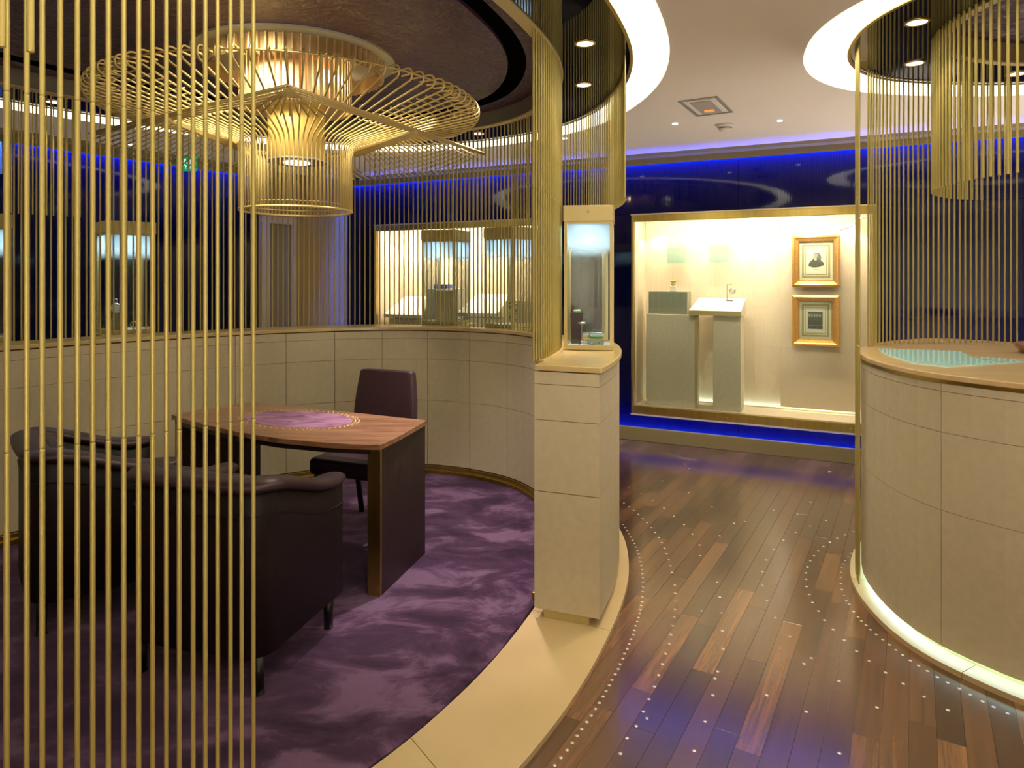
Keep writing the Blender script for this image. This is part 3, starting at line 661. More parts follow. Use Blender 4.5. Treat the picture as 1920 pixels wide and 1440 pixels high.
# pocket watch in the far left showcase
x, y, rz = farcases[0]; cx, cy = x+.02, y-.02
wt = empty('pocket_watch', (cx-.04, cy-.06, ZL+.0205), 'white faced pocket watch on a silver stand in the left showcase', 'watch', .15)
MB().add([(-.035, -.03, 0), (.035, -.03, 0), (.035, .03, 0), (-.035, .03, 0), (-.018, -.008, .12), (.018, -.008, .12), (.018, .008, .12), (-.018, .008, .12)], [(0, 3, 2, 1), (4, 5, 6, 7), (0, 1, 5, 4), (1, 2, 6, 5), (2, 3, 7, 6), (3, 0, 4, 7)]).obj('stand', CHROME, wt)
MW = Matrix.Translation((0, -.01, .155)) @ Matrix.Rotation(PI/2, 4, 'X')
MB().lathe([(.030, -.008), (.037, 0), (.030, .008)], 28, M=MW).obj('watch_case', CHROME, wt, True)
MB().lathe([(.029, .0085), (.028, .0095)], 28, M=MW).obj('dial', mat('white_dial', (.95, .95, .92), .3), wt)
MB().tube([(.012*math.cos(a), -.01, .205+.012*math.sin(a)) for a in [2*PI*k/12 for k in range(12)]], .003, 6, True).obj('bow', CHROME, wt, True)
o = MB().tube([(.02*math.cos(a), 0, .03+.02*math.sin(a)) for a in [2*PI*k/16 for k in range(16)]], .005, 6, True).obj('gold_bangle', BRASS, None, True); o.location = (x+.07, y-.03, ZL+.026); tag(o, 'gold bangle standing right of the pocket watch', 'bangle')
x, y, rz = farcases[1]
o = MB().lathe([(.05, 0), (.05, .01), (.02, .03), (.004, .05)], 14).obj('crystal_jewel', CHROME, None, True); o.location = (x-.02, y-.05, ZL+.0205); tag(o, 'glittering silver jewel in the showcase at the left picture edge', 'jewel')
x, y, rz = farcases[2]
tb = MB().add([(-.075, -.02, 0), (.085, -.02, 0), (.085, .03, 0), (-.075, .03, 0), (-.095, -.03, .26), (.085, -.03, .26), (.085, .04, .26), (-.095, .04, .26)], [(0, 3, 2, 1), (4, 5, 6, 7), (0, 1, 5, 4), (1, 2, 6, 5), (2, 3, 7, 6), (3, 0, 4, 7)]).obj('tapered_block', BLOCK)
tb.location = (x, y-.06, ZL+.0205); tb.rotation_euler = (0, 0, rz); tag(tb, 'tall tapered grey green display block inside the middle showcase', 'display block')
x, y, rz = farcases[3]
br = empty('jewel_tree', (x+.01, y-.04, ZL+.0205), 'green and gold jewel tree in the showcase beside the dense rods', 'jewel')
MB().lathe([(.004, 0), (.003, .16)], 8).obj('stem', BRASS, br)
for k in range(10):
    a = k*2.4; MB().lathe([(.002, 0), (.014, .008), (.014, .016), (.002, .024)], 8, (.028*math.cos(a), .028*math.sin(a))).obj('leaf', LEAF if k % 2 else BRASS, br, True).location = (0, 0, .03+k*.014)

# ------------------------------------------------------------------ right counter
rc = empty('round_counter', (2.7, 3.06, 0), 'large round cream leather counter with golden wood top at right', 'counter')
inv = Matrix.Translation(-rc.location)
def rq(o): o.parent = rc; o.matrix_parent_inverse = inv; return o
LEDGEW = mat('golden_wood_top', rough=.22, coat=.25)
v = coords(LEDGEW, (1.5, 9, 1), 'Object', (0, 0, .5)); nz = N(LEDGEW, 'ShaderNodeTexNoise', Scale=1.5, Detail=5); L(LEDGEW, v, nz.inputs[0])
L(LEDGEW, ramp(LEDGEW, nz.outputs[0], [(.35, (.66, .46, .22)), (.65, (.74, .54, .28))]), bsdf(LEDGEW).inputs['Base Color'])
rq(MB().prism(off(K_C, .012), ZL-.020, ZL+.003).obj('counter_top', LEDGEW, bevel=.004))
rq(MB().band(off(K_C, -.01), off(K_C, .004), ZL-.034, ZL-.020).obj('top_edge', BRASS))
rq(MB().prism(off(K_C, -.014), .062, ZL-.034).obj('core', JOINT))
rq(MB().prism(off(K_C, -.05), .022, .062).obj('kick_plate', BRASSP))
STRIPW = mat('under_counter_led', (1, 1, 1), .5, emit=(.50, .95, 1.25), estr=9)
rq(MB().band(off(K_C, -.046), off(K_C, -.03), .050, .0575).obj('light_strip', STRIPW))
g0 = near(K_C, (1.735, 2.73))
for z0, z1 in [(.06, .606), (.608, .921), (.923, 1.086), (1.088, ZL-.036)]:
    for k in range(7):
        a = g0+k*240/7; ts = [a+.05+(240/7-.10)*q/8 for q in range(9)]
        def kc(C, t): i = int(t); return C[i % 240].lerp(C[(i+1) % 240], t-i)
        oi_ = off(K_C, -.012)
        rq(MB().band([kc(oi_, t) for t in ts], [kc(K_C, t) for t in ts], z0, z1, False).obj('panel', LEATHER))
gl = [(1.974, 3.649), (2.326, 3.518), (2.229, 3.295), (2.40, 3.12), (2.119, 3.007), (1.874, 2.921), (1.80, 3.05), (1.835, 3.22), (1.862, 3.354), (1.91, 3.5)]
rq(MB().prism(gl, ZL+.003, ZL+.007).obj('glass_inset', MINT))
rq(MB().tube([(2.229, 3.295, ZL+.0075), (2.20, 3.18, ZL+.0075), (2.23, 3.06, ZL+.0075)], .0015, 5).obj('glass_joint', JOINT))
tr = empty('wooden_tray', (2.72, 3.42, ZL+.004), 'brown curved wooden tray on the counter, cut by the right picture edge', 'tray')
MB().lathe([(.12, 0), (.15, .03), (.155, .045), (.15, .05), (.11, .012)], 28, cap=False).obj('rim', DESKW, tr, True); MB().lathe([(.12, 0), (.12, .012)], 28).obj('bottom', DESKW, tr)

# ------------------------------------------------------------------ wall display cases
def case(c, label, light_n, deep=.435, glow=1.):
    a, b2, z0, z1 = c
    e = empty('display_cabinet', (0, 0, 0), label, 'display case'); e.matrix_world = WM @ Matrix.Translation((a, 0, z0))
    W = b2-a; Hh = z1-z0; f = .045; fy = -.02
    box('frame_bar', 0, .022, fy, .03, 0, Hh, BRASS, e, .002); box('frame_bar', W-.022, W, fy, .03, 0, Hh, BRASS, e, .002)
    box('frame_bar', .022, W-.022, fy, .03, Hh-.07, Hh, BRASS, e, .002); box('frame_bar', .022, W-.022, fy, .03, 0, .085, BRASS, e, .002)
    box('top_rail', -.004, W+.004, fy-.012, fy, Hh-.008, Hh+.004, BRASSP, e); box('bottom_rail', -.004, W+.004, fy-.012, fy, -.004, .008, BRASSP, e)
    box('back_panel', 0, W, deep, deep+.02, .03, Hh, CASEC, e); box('side_panel', .0, .02, .03, deep, .03, Hh, CASEC, e); box('side_panel', W-.02, W, .03, deep, .03, Hh, CASEC, e)
    box('case_floor', 0.02, W-.02, .03, deep, .03, .08, CASEC, e); box('case_ceiling', 0.02, W-.02, .03, deep, Hh-.02, Hh, CASEC, e)
    for i in range(1, 4): box('backing_batten', .03+W*i/4-.001, .03+W*i/4+.001, deep-.003, deep, .08, Hh-.02, BLOCK, e)
    mid = W*.505
    for x0, x1 in ((.024, mid-.002), (mid+.002, W-.024)):
        p = box('glass_door', x0, x1, fy+.002, fy+.008, .01, Hh-.005, GLASS, e)
        MB().lathe([(.010, 0), (.010, .008), (.006, .010)], 12, M=Matrix.Translation((x1-.16, fy+.001, .04)) @ Matrix.Rotation(PI/2, 4, 'X')).obj('lock', BRASS, p)
    Mw = WM @ Matrix.Translation((a, 0, z0))
    for i in range(light_n):
        xx = W*(i+.5)/light_n; p = Mw @ Vector((xx, deep-.13, Hh-.035)); q = Mw @ Vector((xx, deep-.10, 0))
        light('SPOT', 'case_spot', p, 15*glow, (1, .82, .58), target=q, spot_size=1.45, spot_blend=.12, shadow_soft_size=.012)
        MB().lathe([(.014, 0), (.014, .012)], 10, (xx, deep-.13)).obj('spot_lamp', LAMP, e).location = (0, 0, Hh-.033)
    pc = Mw @ Vector((W/2, .05, Hh-.03)); d = light('AREA', 'case_front_fill', pc, 30*glow, (1, .84, .62), target=Mw @ Vector((W/2, .22, 0)), shape='RECTANGLE', size=W*.9, size_y=.06)  # added fill for the fronts of the case contents
    d.rotation_euler = (.75, 0, math.atan2(wd.y, wd.x))
    pc = Mw @ Vector((W/2, deep-.02, .09)); d = light('AREA', 'case_foot_light', pc, 1.0*glow, (.78, 1, .95), target=Mw @ Vector((W/2, .3, 2)), shape='RECTANGLE', size=W*.9, size_y=.02)
    d.rotation_euler = (PI, 0, math.atan2(wd.y, wd.x))
    return e, Mw
e1, M1 = case(C1, 'large lit glass wall display case with two framed prints, behind the corridor', 6)
e2, M2 = case(C2, 'lit glass wall display case seen through the gold rods at centre', 6, glow=1.8)
def incase(name, M, x, y, z, label, cat):
    e = empty(name, (0, 0, 0), label, cat); e.matrix_world = M @ Matrix.Translation((x, y, z)); return e
zf = .08
t = incase('display_plinth', M1, .0, 0, zf, 'tall cream plinth at left in the corridor display case', 'plinth')
box('plinth_body', .115, .575, .10, .32, 0, .875, BLOCK, t, .003); box('plinth_shadow_side', .575, .60, .098, .10, 0, .87, BRASSP, t)  # thin strip whose darker tone stands for the plinth's shaded side
t = incase('display_box', M1, .315, .21, zf+.876, 'low green grey glossy box on the left plinth', 'display box'); box('body', -.185, .185, -.085, .085, 0, .215, mat('glossy_grey_box', (.35, .38, .28), .1, coat=.8), t, .002)
t = incase('perfume_clock', M1, .35, .2, zf+.876+.216, 'small white ornament clock with gold top on the grey box', 'clock')
box('base', -.03, .03, -.02, .02, 0, .055, WHITED, t, .006); MB().lathe([(.014, .055), (.02, .07), (.008, .085)], 12).obj('neck', BRASS, t, True)
for k in range(5): MB().lathe([(.003, .085), (.012, .094), (.003, .106)], 8, (.018*math.cos(k*1.256), .010*math.sin(k*1.256))).obj('finial', BRASS, t, True)
t = incase('display_plinth', M1, 0, 0, zf, 'second cream plinth carrying the tilted white desk', 'plinth'); box('plinth_body', .74, .985, .10, .32, 0, .8755, BLOCK, t, .003)
t = incase('sloping_desk', M1, .785, .2, zf+.8765, 'white sloping display desk top on the right hand plinth', 'display desk')
MB().add([(-.26, -.15, 0), (.21, -.15, 0), (.21, .16, 0), (-.22, .16, 0), (-.26, -.15, .04), (.21, -.15, .04), (.21, .16, .155), (-.22, .16, .155)], [(0, 3, 2, 1), (4, 5, 6, 7), (0, 1, 5, 4), (1, 2, 6, 5), (2, 3, 7, 6), (3, 0, 4, 7)]).obj('desk_body', WHITED, t, bevel=.003)
box('ledge_strip', -.255, .21, -.158, -.15, .0, .045, BRASSP, t)
t = incase('watch_stand', M1, .87, .3, zf+.866+.125, 'pocket watch hanging from a small frame above the white sloping desk', 'watch')
MB().tube([(-.035, 0, .02), (-.035, 0, .17), (.01, 0, .17)], .0035, 6).obj('stand', GREYM, t); box('foot', -.045, .02, -.02, .02, .015, .022, GREYM, t)
MB().lathe([(.026, -.005), (.03, 0), (.026, .005)], 20, M=Matrix.Translation((.015, 0, .11)) @ Matrix.Rotation(PI/2, 4, 'X')).obj('watch_case', CHROME, t, True)
MB().lathe([(.020, .0055), (.020, .006)], 20, M=Matrix.Translation((.015, 0, .11)) @ Matrix.Rotation(PI/2, 4, 'X')).obj('dial', BLOCK, t)
PAPG = mat('pale_green_paper', (.46, .60, .50), .6)
for x, z, lb in ((.357, 1.805, 'pale green hanging document, left one in the corridor display case'), (.76, 1.81, 'pale green hanging document, right one in the corridor display case')):
    t = incase('hanging_document', M1, x, .30, z-C1[2], lb, 'document')
    box('sheet', -.085, .085, -.003, .003, -.128, .125, PAPG, t); box('glass_cover', -.092, .092, -.007, -.004, -.13, .128, PGLASS, t)
    for k in range(7): box('text_line', -.07, .06, -.0036, -.0031, -.02-k*.013, -.016-k*.013, mat('faint_text', (.56, .65, .54), .7), t)
    box('picture_band', -.082, .082, -.0036, -.0031, -.005, .03, mat('grey_band', (.40, .48, .42), .6), t)
    MB().tube([(0, 0, .125), (0, 0, C1[3]-z-.02)], .0012, 5).obj('wire', GREYM, t)
t = incase('mounting_board', M1, 1.61, .39, zf, 'tall cream board behind the two framed prints', 'board'); box('board_panel', -.31, .31, -.0, .035, 0.03, 1.72, CASEC, t, .003)
def picture(label, zc, hw, hh, M, x):
    t = incase('framed_print', M, x, .365, zc-C1[2], label, 'framed print')
    def ring(a, b2, c, d, y0, y1, m, nm):
        for k, (x0, x1, z0, z1) in enumerate(((-a, a, c, d), (-a, a, -d, -c), (-a, -b2, -c, c), (b2, a, -c, c))): pass
    prof = [(0, 0), (0, .040), (.018, .052), (.030, .040), (.050, .034), (.062, .016), (.062, 0)]
    # four mitred mouldings
    cs = [(-hw, -hh), (hw, -hh), (hw, hh), (-hw, hh)]
    for k in range(4):
        p, q = Vector(cs[k]), Vector(cs[(k+1) % 4]); sx = Vector((-1 if p.x > 0 else 1, -1 if p.y > 0 else 1)); sy = Vector((-1 if q.x > 0 else 1, -1 if q.y > 0 else 1))
        v = [(p.x+sx.x*o, -dd, p.y+sx.y*o) for o, dd in prof]+[(q.x+sy.x*o, -dd, q.y+sy.y*o) for o, dd in prof]; n = len(prof)
        MB().add(v, [(i, i+1, n+i+1, n+i) for i in range(n-1)]+[(0, n, 2*n-1, n-1), tuple(range(n)), tuple(range(2*n-1, n-1, -1))]).obj('frame_moulding', GILT, t)
    box('backing', -hw+.01, hw-.01, -.004, 0, -hh+.01, hh-.01, DARKW, t)
    w_, h_ = hw-.06, hh-.06
    box('mount', -w_, w_, -.010, -.004, -h_, h_, PAPER, t)
    for s_, d_ in ((.022, .016), (.048, .005)):
        a, c = w_-s_, h_-s_
        MB().box(-a, a, -.0115, -.0102, c-d_, c).box(-a, a, -.0115, -.0102, -c, -c+d_).box(-a, -a+d_, -.0115, -.0102, -c, c).box(a-d_, a, -.0115, -.0102, -c, c).obj('gilt_line', PAPER2, t)
    box('print_sheet', -w_+.056, w_-.056, -.0118, -.0105, -h_+.056, h_-.056, mat('print_paper', (.85, .83, .68), .8), t)
    box('picture_glass', -w_, w_, -.0165, -.0145, -h_, h_, PGLASS, t)
    return t
t = picture('upper gilt framed print of a seated man with white collar', 1.686, .198, .232, M1, 1.60)
def flat(pts, y, m, nm, par):
    n = len(pts); v = [(p[0], y, p[1]) for p in pts]+[(p[0], y+.0008, p[1]) for p in pts]
    return mesh_obj(nm, v, [tuple(range(n)), tuple(range(2*n-1, n-1, -1))]+[(i, (i+1) % n, n+(i+1) % n, n+i) for i in range(n)], m, par)
coat = [(-.062, -.045), (-.058, -.02), (-.045, .0), (-.03, .012), (-.016, .03), (.014, .03), (.03, .016), (.05, 0), (.068, -.022), (.066, -.035), (.03, -.052), (-.02, -.058)]
flat(coat, -.0128, INK, 'print_coat', t); flat([(x*.9+.012, z*1.5+.03) for x, z in [(.035*math.cos(a), .03*math.sin(a)) for a in [2*PI*k/18 for k in range(18)]]], -.0122, mat('engraving_shade', (.20, .21, .16), .8), 'print_shade', t)
flat([(-.004+.017*math.cos(a), .048+.023*math.sin(a)) for a in [2*PI*k/18 for k in range(18)]], -.0132, SKIN, 'print_head', t)
flat([(-.014, .028), (.006, .028), (.010, .014), (-.006, .004), (-.018, .016)], -.0136, mat('print_collar', (.6, .58, .48), .8), 'print_collar', t)
flat([(-.02, .052), (-.016, .068), (-.002, .074), (.012, .066), (.016, .048), (.012, .058), (-.004, .063), (-.015, .058)], -.0136, INKL, 'print_hair', t)
flat([(-.012, .046), (-.009, .046), (-.009, .049), (-.012, .049)], -.0140, INK, 'print_eye', t); flat([(-.001, .046), (.002, .046), (.002, .049), (-.001, .049)], -.0140, INK, 'print_eye', t)
flat([(-.02, -.078), (.02, -.078), (.02, -.075), (-.02, -.075)], -.0128, INKL, 'caption_line', t)
t = picture('lower gilt framed print of a dark rectangular scene', 1.152, .194, .228, M1, 1.595)
box('scene_print', -.060, .060, -.0130, -.0119, -.078, .078, INK, t); 
for k in range(5): flat([(-.05+k*.022+.010*math.cos(a), .045+.014*math.sin(a)) for a in [2*PI*q/10 for q in range(10)]], -.0136, INKL, 'print_figure', t)
flat([(-.058, -.048), (.058, -.044), (.058, -.04), (-.058, -.043)], -.0136, INKL, 'print_ground', t)
t = incase('case_camera', M1, 1.86, .10, 2.0-C1[2], 'small white camera under the top right of the corridor display case', 'camera')
box('body', -.085, .03, -.02, .02, -.035, -.005, WHITED, t, .004, Matrix.Rotation(-.35, 4, 'Y')); MB().tube([(.03, 0, 0), (.09, 0, .04), (.13, 0, .05)], .006, 6).obj('arm', WHITED, t)
# second case contents
def lectern(x, w_, h_, lb):
    t = incase('display_lectern', M2, x, .2, zf, lb, 'lectern'); box('pedestal_body', .05, w_-.03, -.10, .10, 0, h_-.01, BLOCK, t, .003)
    MB().add([(0, -.14, h_), (w_, -.14, h_), (w_, .17, h_), (.08, .17, h_), (0, -.14, h_+.04), (w_, -.14, h_+.04), (w_, .17, h_+.24), (.08, .17, h_+.24)], [(0, 3, 2, 1), (4, 5, 6, 7), (0, 1, 5, 4), (1, 2, 6, 5), (2, 3, 7, 6), (3, 0, 4, 7)]).obj('sloping_top', WHITED, t)
lectern(.07, .52, .76, 'left sloping white lectern in the central wall case'); lectern(1.06, .50, .80, 'right sloping white lectern in the central wall case')
t = incase('display_block', M2, .62, .25, zf, 'white stepped display block behind the middle showcase', 'display block'); box('block_body', 0, .36, -.12, .12, 0, 1.10, WHITED, t, .003)
t = incase('blue_booklet', M2, .80, .2, zf+1.101, 'blue booklet lying on the white block behind the middle showcase', 'booklet'); box('cover', -.09, .09, -.07, .07, 0, .045, BLUEBK, t)
t = incase('display_block', M2, 1.62, .25, zf, 'low white display block at right in the central wall case', 'display block'); box('block_body', 0, .40, -.12, .12, 0, .98, BLOCK, t, .003)

# ------------------------------------------------------------------ desk
dk = empty('writing_desk', (-1.2, 3.7, .027), 'walnut desk with oval lilac inlay and curved front edge', 'desk')
inv = Matrix.Translation(-dk.location)
def dq(o): o.parent = dk; o.matrix_parent_inverse = inv; return o
fr = [(-1.961, 3.898), (-1.81, 3.765), (-1.659, 3.645), (-1.42, 3.475), (-1.158, 3.33), (-.911, 3.245), (-.76, 3.212), (-.621, 3.195)]
top = fr+[(-.575, 3.33), (-.53, 3.50), (-.49, 3.66), (-.470, 3.74), (-1.65, 4.30)]
dq(MB().prism(top, .728, .755).obj('table_top', DESKW, bevel=.003))
dq(MB().prism([(-1.2+(x+1.2)*.96, 3.72+(y-3.72)*.93) for x, y in top], .700, .728).obj('apron', DARKW))
Z0 = .027
def slab(nm, a, b2, th, m, z1=.70, brass=True):
    a, b2 = Vector(a), Vector(b2); d = (b2-a).normalized(); nn = Vector((-d.y, d.x))*th
    P = [a, a+nn, b2+nn, b2]; o = dq(MB().prism([tuple(p) for p in P], Z0, z1).obj(nm, m))
    if brass:
        dd = d*.014; Q = [a-dd, a+nn-dd, a+nn, a]; Q = [tuple(p-d*.0005) for p in Q]; dq(MB().prism(Q, Z0, z1).obj('brass_edge', BRASSP if False else BRASS))
slab('side_panel', (-.622, 3.235), (-.478, 3.725), .068, DARKW, .728)
slab('side_panel', (-1.88, 3.865), (-1.58, 4.255), .058, DARKW, .728)
# oval inlay with a double ring of studs
c = Vector((-1.19, 3.775)); ax = Vector((.918, -.397)); ay = Vector((.397, .918))
def oval(a, b2, n, ph=0): return [c+ax*(a*math.cos(2*PI*(k+ph)/n))+ay*(b2*math.sin(2*PI*(k+ph)/n)) for k in range(n)]
dq(MB().prism([tuple(p) for p in oval(.335, .20, 48)], .755, .7562).obj('oval_inlay', INLAY))
dm = MB().lathe([(.0045, 0), (.003, .0015)], 6); me = bpy.data.meshes.new('stud'); me.from_pydata([tuple(v) for v in dm.v], [], dm.f); me.materials.append(mat('pale_gold_pin', (.75, .6, .3), .3, .5))
for a, b2, n, ph in ((.352, .215, 60, 0), (.372, .233, 60, .5)):
    for p in oval(a, b2, n, ph): share('inlay_stud', me, dk, (p.x-dk.location.x, p.y-dk.location.y, .755-dk.location.z))

# ------------------------------------------------------------------ chairs
def spline_grid(name, rowsP, m, parent, closed_u=False, sub=2, cap=False):
    nu = len(rowsP[0]); v = [p for r in rowsP for p in r]; f = []
    for j in range(len(rowsP)-1):
        for i in range(nu if closed_u else nu-1):
            k = (i+1) % nu; f.append((j*nu+i, j*nu+k, (j+1)*nu+k, (j+1)*nu+i))
    if cap: f.append(tuple(range(nu))[::-1]); f.append(tuple((len(rowsP)-1)*nu+i for i in range(nu)))
    o = mesh_obj(name, v, f, m, parent, True)
    if sub: s = o.modifiers.new('sub', 'SUBSURF'); s.levels = sub; s.render_levels = sub
    return o
def cushion(name, x0, x1, y0, y1, z0, z1, m, parent, b=.03, M=None):
    o = MB().box(x0, x1, y0, y1, z0, z1, M).obj(name, m, parent, True); md = o.modifiers.new('b', 'BEVEL'); md.width = b; md.segments = 4; return o
def tub_chair(x, y, rz, label):
    t = empty('tub_armchair', (x, y, .027), label, 'armchair', rz)
    W, D, R = .305, .285, .10
    path = [(-W, D-.57*k/9*.82) for k in range(10)]
    for k in range(0, 9): a = PI+k*PI/2/8; path.append((-W+R+R*math.cos(a), -D+R+R*math.sin(a)))
    path += [(-.12, -D-.004), (-.04, -D-.006), (.04, -D-.006), (.12, -D-.004)]
    for k in range(0, 9): a = 1.5*PI+k*PI/2/8; path.append((W-R+R*math.cos(a), -D+R+R*math.sin(a)))
    path += [(W, D-.57*k/9*.82) for k in range(9, -1, -1)]
    P = [Vector(p) for p in path]; rowsP = []; rolls = []
    n = len(P)
    for i, p in enumerate(P):
        tt = (P[min(i+1, n-1)]-P[max(i-1, 0)]).normalized(); out = Vector((tt.y, -tt.x))
        back = max(0, min(1, (D*.75-p.y)/(2*D*.8))); back = back*back*(3-2*back)
        h = .645+.115*back
        prof = [(-.01, .135), (0, .145), (.0, h-.14), (.0, h-.03), (-.03, h-.01), (-.085, h-.03), (-.095, .40), (-.095, .15), (-.085, .135)]
        rowsP.append([(p.x+out.x*o, p.y+out.y*o, z) for o, z in prof])
        cc = (p.x+out.x*(-.030), p.y+out.y*(-.030), h); rolls.append((cc, out))
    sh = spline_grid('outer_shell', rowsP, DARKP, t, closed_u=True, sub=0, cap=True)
    for pz in sh.data.polygons: pz.use_smooth = len(pz.vertices) == 4
    rr = []
    for i, (cc, out) in enumerate(rolls):
        e = .8 if i in (0, len(rolls)-1) else 1.
        rr.append([(cc[0]+out.x*.066*e*math.cos(a), cc[1]+out.y*.066*e*math.cos(a), cc[2]+.030*e*math.sin(a)) for a in [2*PI*k/12 for k in range(12)]])
    f0 = [tuple(Vector(p)+Vector((0, .022, -.0))) for p in rr[0]]; cen = Vector(rolls[0][0])+Vector((0, .03, 0)); f0 = [tuple(Vector(cen)+(Vector(p)-Vector(cen))*.5) for p in rr[0]]; f0 = [(a, cen.y, b_) for a, _, b_ in f0]
    cen1 = Vector(rolls[-1][0])+Vector((0, .03, 0)); f1 = [tuple(cen1+(Vector(p)-cen1)*.5) for p in rr[-1]]; f1 = [(a, cen1.y, b_) for a, _, b_ in f1]
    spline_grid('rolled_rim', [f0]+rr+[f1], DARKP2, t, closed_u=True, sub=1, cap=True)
    seamp = [(p.x*1.008, p.y*1.008, z) for p, z in zip(P, [r[2][2]+.03 for r in rowsP])]
    MB().tube(seamp, .003, 5).obj('seam', BLACKL, t)
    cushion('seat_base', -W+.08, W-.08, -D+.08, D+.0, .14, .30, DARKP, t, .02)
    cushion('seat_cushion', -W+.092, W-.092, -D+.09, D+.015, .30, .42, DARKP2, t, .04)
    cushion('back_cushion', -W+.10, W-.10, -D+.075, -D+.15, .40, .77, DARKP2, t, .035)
    for sx in (-1, 1):
        for sy in (-1, 1):
            l = MB().lathe([(.019, 0.004), (.022, .14)], 14, (sx*.262, sy*.24)).obj('leg', BLACKL, t, True)
            MB().lathe([(.022, 0), (.022, .005)], 14, (sx*.262, sy*.24)).obj('glide', CHROME, l)
    return t
def face(d): return math.atan2(d[1], d[0])-PI/2
tub_chair(-1.112, 2.772, face((.27, .963)), 'dark plum leather tub armchair nearest the viewer, back to the picture')
tub_chair(-1.985, 3.232, face((.764, .647)), 'dark plum leather tub armchair at left, facing the desk end')
sc2 = empty('side_chair', (-.885, 4.07, .027), 'plum leather high back side chair behind the desk', 'chair', face((-.36, -.93)))
M = Matrix.Translation((0, -.20, .42)) @ Matrix.Rotation(.12, 4, 'X')
bk = spline_grid('backrest', [[(sx*wx, yy, z) for sx, yy in ((-1, -.028), (-.96, -.036), (.96, -.036), (1, -.028), (1, .024), (.96, .032), (-.96, .032), (-1, .024))] for wx, z in ((.20, .0), (.20, .012), (.215, .12), (.225, .25), (.205, .42), (.190, .50), (.188, .515))], DARKP2, sc2, closed_u=True, sub=2, cap=True); bk.matrix_local = M
cushion('seat', -.23, .23, -.22, .24, .37, .47, DARKP2, sc2, .03)
for sx in (-1, 1):
    MB().tube([(sx*.195, .20, .0), (sx*.195, .195, .38)], .018, 8).obj('leg', BLACKL, sc2, True)
    MB().tube([(sx*.20, -.27, .0), (sx*.195, -.19, .38)], .018, 8).obj('leg', BLACKL, sc2, True)

# ------------------------------------------------------------------ chandelier
cx, cy = -1.24, 3.90
ch = empty('wire_chandelier', (cx, cy, ZP), 'huge gold wire chandelier shaped like a brimmed hat with central drum', 'chandelier')
inv = Matrix.Translation(-ch.location)
def cq(o): o.parent = ch; o.matrix_parent_inverse = inv; return o
def pol(r, a, z): return Vector((cx+r*math.cos(a), cy+r*math.sin(a), z))
cq(MB().lathe([(.56, ZP-.012), (.56, ZP+.0)], 64, (cx, cy)).obj('ceiling_plate', mat('pale_grey_plate', (.50, .50, .42), .5), None))
cq(MB().lathe([(.47, ZP-.10), (.475, ZP-.012)], 64, (cx, cy), cap=False).obj('upper_collar', mat('collar_gold', (.50, .34, .14), .4, .4), None, True))
slat = MB().box(-.004, .004, -.010, .010, 0, .085); sme = bpy.data.meshes.new('slat'); sme.from_pydata([tuple(v) for v in slat.v], [], slat.f); sme.materials.append(SLATS)
for k in range(72): a = 2*PI*k/72; share('collar_slat', sme, ch, (.485*math.cos(a), .485*math.sin(a), -.10), a+PI/2)
slat = MB().box(-.0045, .0045, -.010, .010, 0, .27); sme2 = bpy.data.meshes.new('slat'); sme2.from_pydata([tuple(v) for v in slat.v], [], slat.f); sme2.materials.append(SLATS)
for k in range(60): a = 2*PI*k/60; share('slat', sme2, ch, (.305*math.cos(a), .305*math.sin(a), -.285), a)
cq(MB().lathe([(.315, ZP-.29), (.31, ZP-.28)], 48, (cx, cy), cap=False).obj('slat_ring', GOLDW))
cq(MB().lathe([(.27, ZP-.30), (.27, ZP-.292)], 48, (cx, cy)).obj('inner_plate', SLATS))
cq(MB().lathe([(.21, ZP-.27), (.205, ZP-.02)], 32, (cx, cy), cap=False).obj('inner_shade', mat('lit_shade', (.34, .20, .10), .5, .1), None, True))
for k in range(4):
    a = PI/4+k*PI/2+.2; p = pol(.25, a, ZP-.14)
    cq(MB().lathe([(.004, p.z-.04), (.018, p.z-.03), (.018, p.z+.03), (.004, p.z+.04)], 12, (p.x, p.y)).obj('lamp', mat('chandelier_bulb', (1, .8, .5), .5, emit=(1, .72, .42), estr=40)))
    light('POINT', 'chandelier_glow', tuple(p), 5, (1, .76, .46), shadow_soft_size=.03)
cq(MB().lathe([(.165, 2.50), (.155, 2.40), (.155, 2.215)], 40, (cx, cy)).obj('waist_core', CORE, None, True))
for k in range(1):
    cq(MB().lathe([(.165, 2.205), (.165, 2.215)], 40, (cx, cy)).obj('ring_plate', GREYM))
    cq(MB().lathe([(.075, 2.198), (.075, 2.205)], 32, (cx, cy)).obj('ring_lamp', mat('ring_lamp_glass', (.9, .9, .9), .3, emit=(.9, .95, 1), estr=1.5)))
RD = .31
wire = lambda pts, r=.0052, n=6: MB().tube(pts, r, n)
NR = 84
aN = math.atan2(-cy, -cx)                       # direction from the chandelier towards the viewer's side
def rim_r(a): return 1.065-.075*math.cos(a-aN)
def cone(r, a):                                  # point on the brim's lower cone at radius r
    rE = rim_r(a)-.05; t = max(0, (r-RD-.05)/(rE-RD-.05)); return pol(r, a, 2.315+.165*t)
for k in range(NR):
    a = 2*PI*(k+.5)/NR; rE = rim_r(a)-.05; be = abs((a-aN+PI) % (2*PI)-PI)
    pts = [pol(RD, a, 1.925), pol(RD, a, 2.25), pol(RD+.012, a, 2.29), pol(RD+.05, a, 2.315)]
    if be < 1.95:
        for j in range(1, 4): pts.append(cone(RD+.05+(rE-RD-.05)*j/3, a))
        pts += [pol(rE+.02+.034*math.sin(PI*q/6), a, 2.520-.034*math.cos(PI*q/6)) for q in range(7)]+[pol(rE-.10, a, 2.552)]
    else: pts += [pol(.45, a, 2.318)]
    cq(wire(pts).obj('radial_rod', GOLDW, None, True))
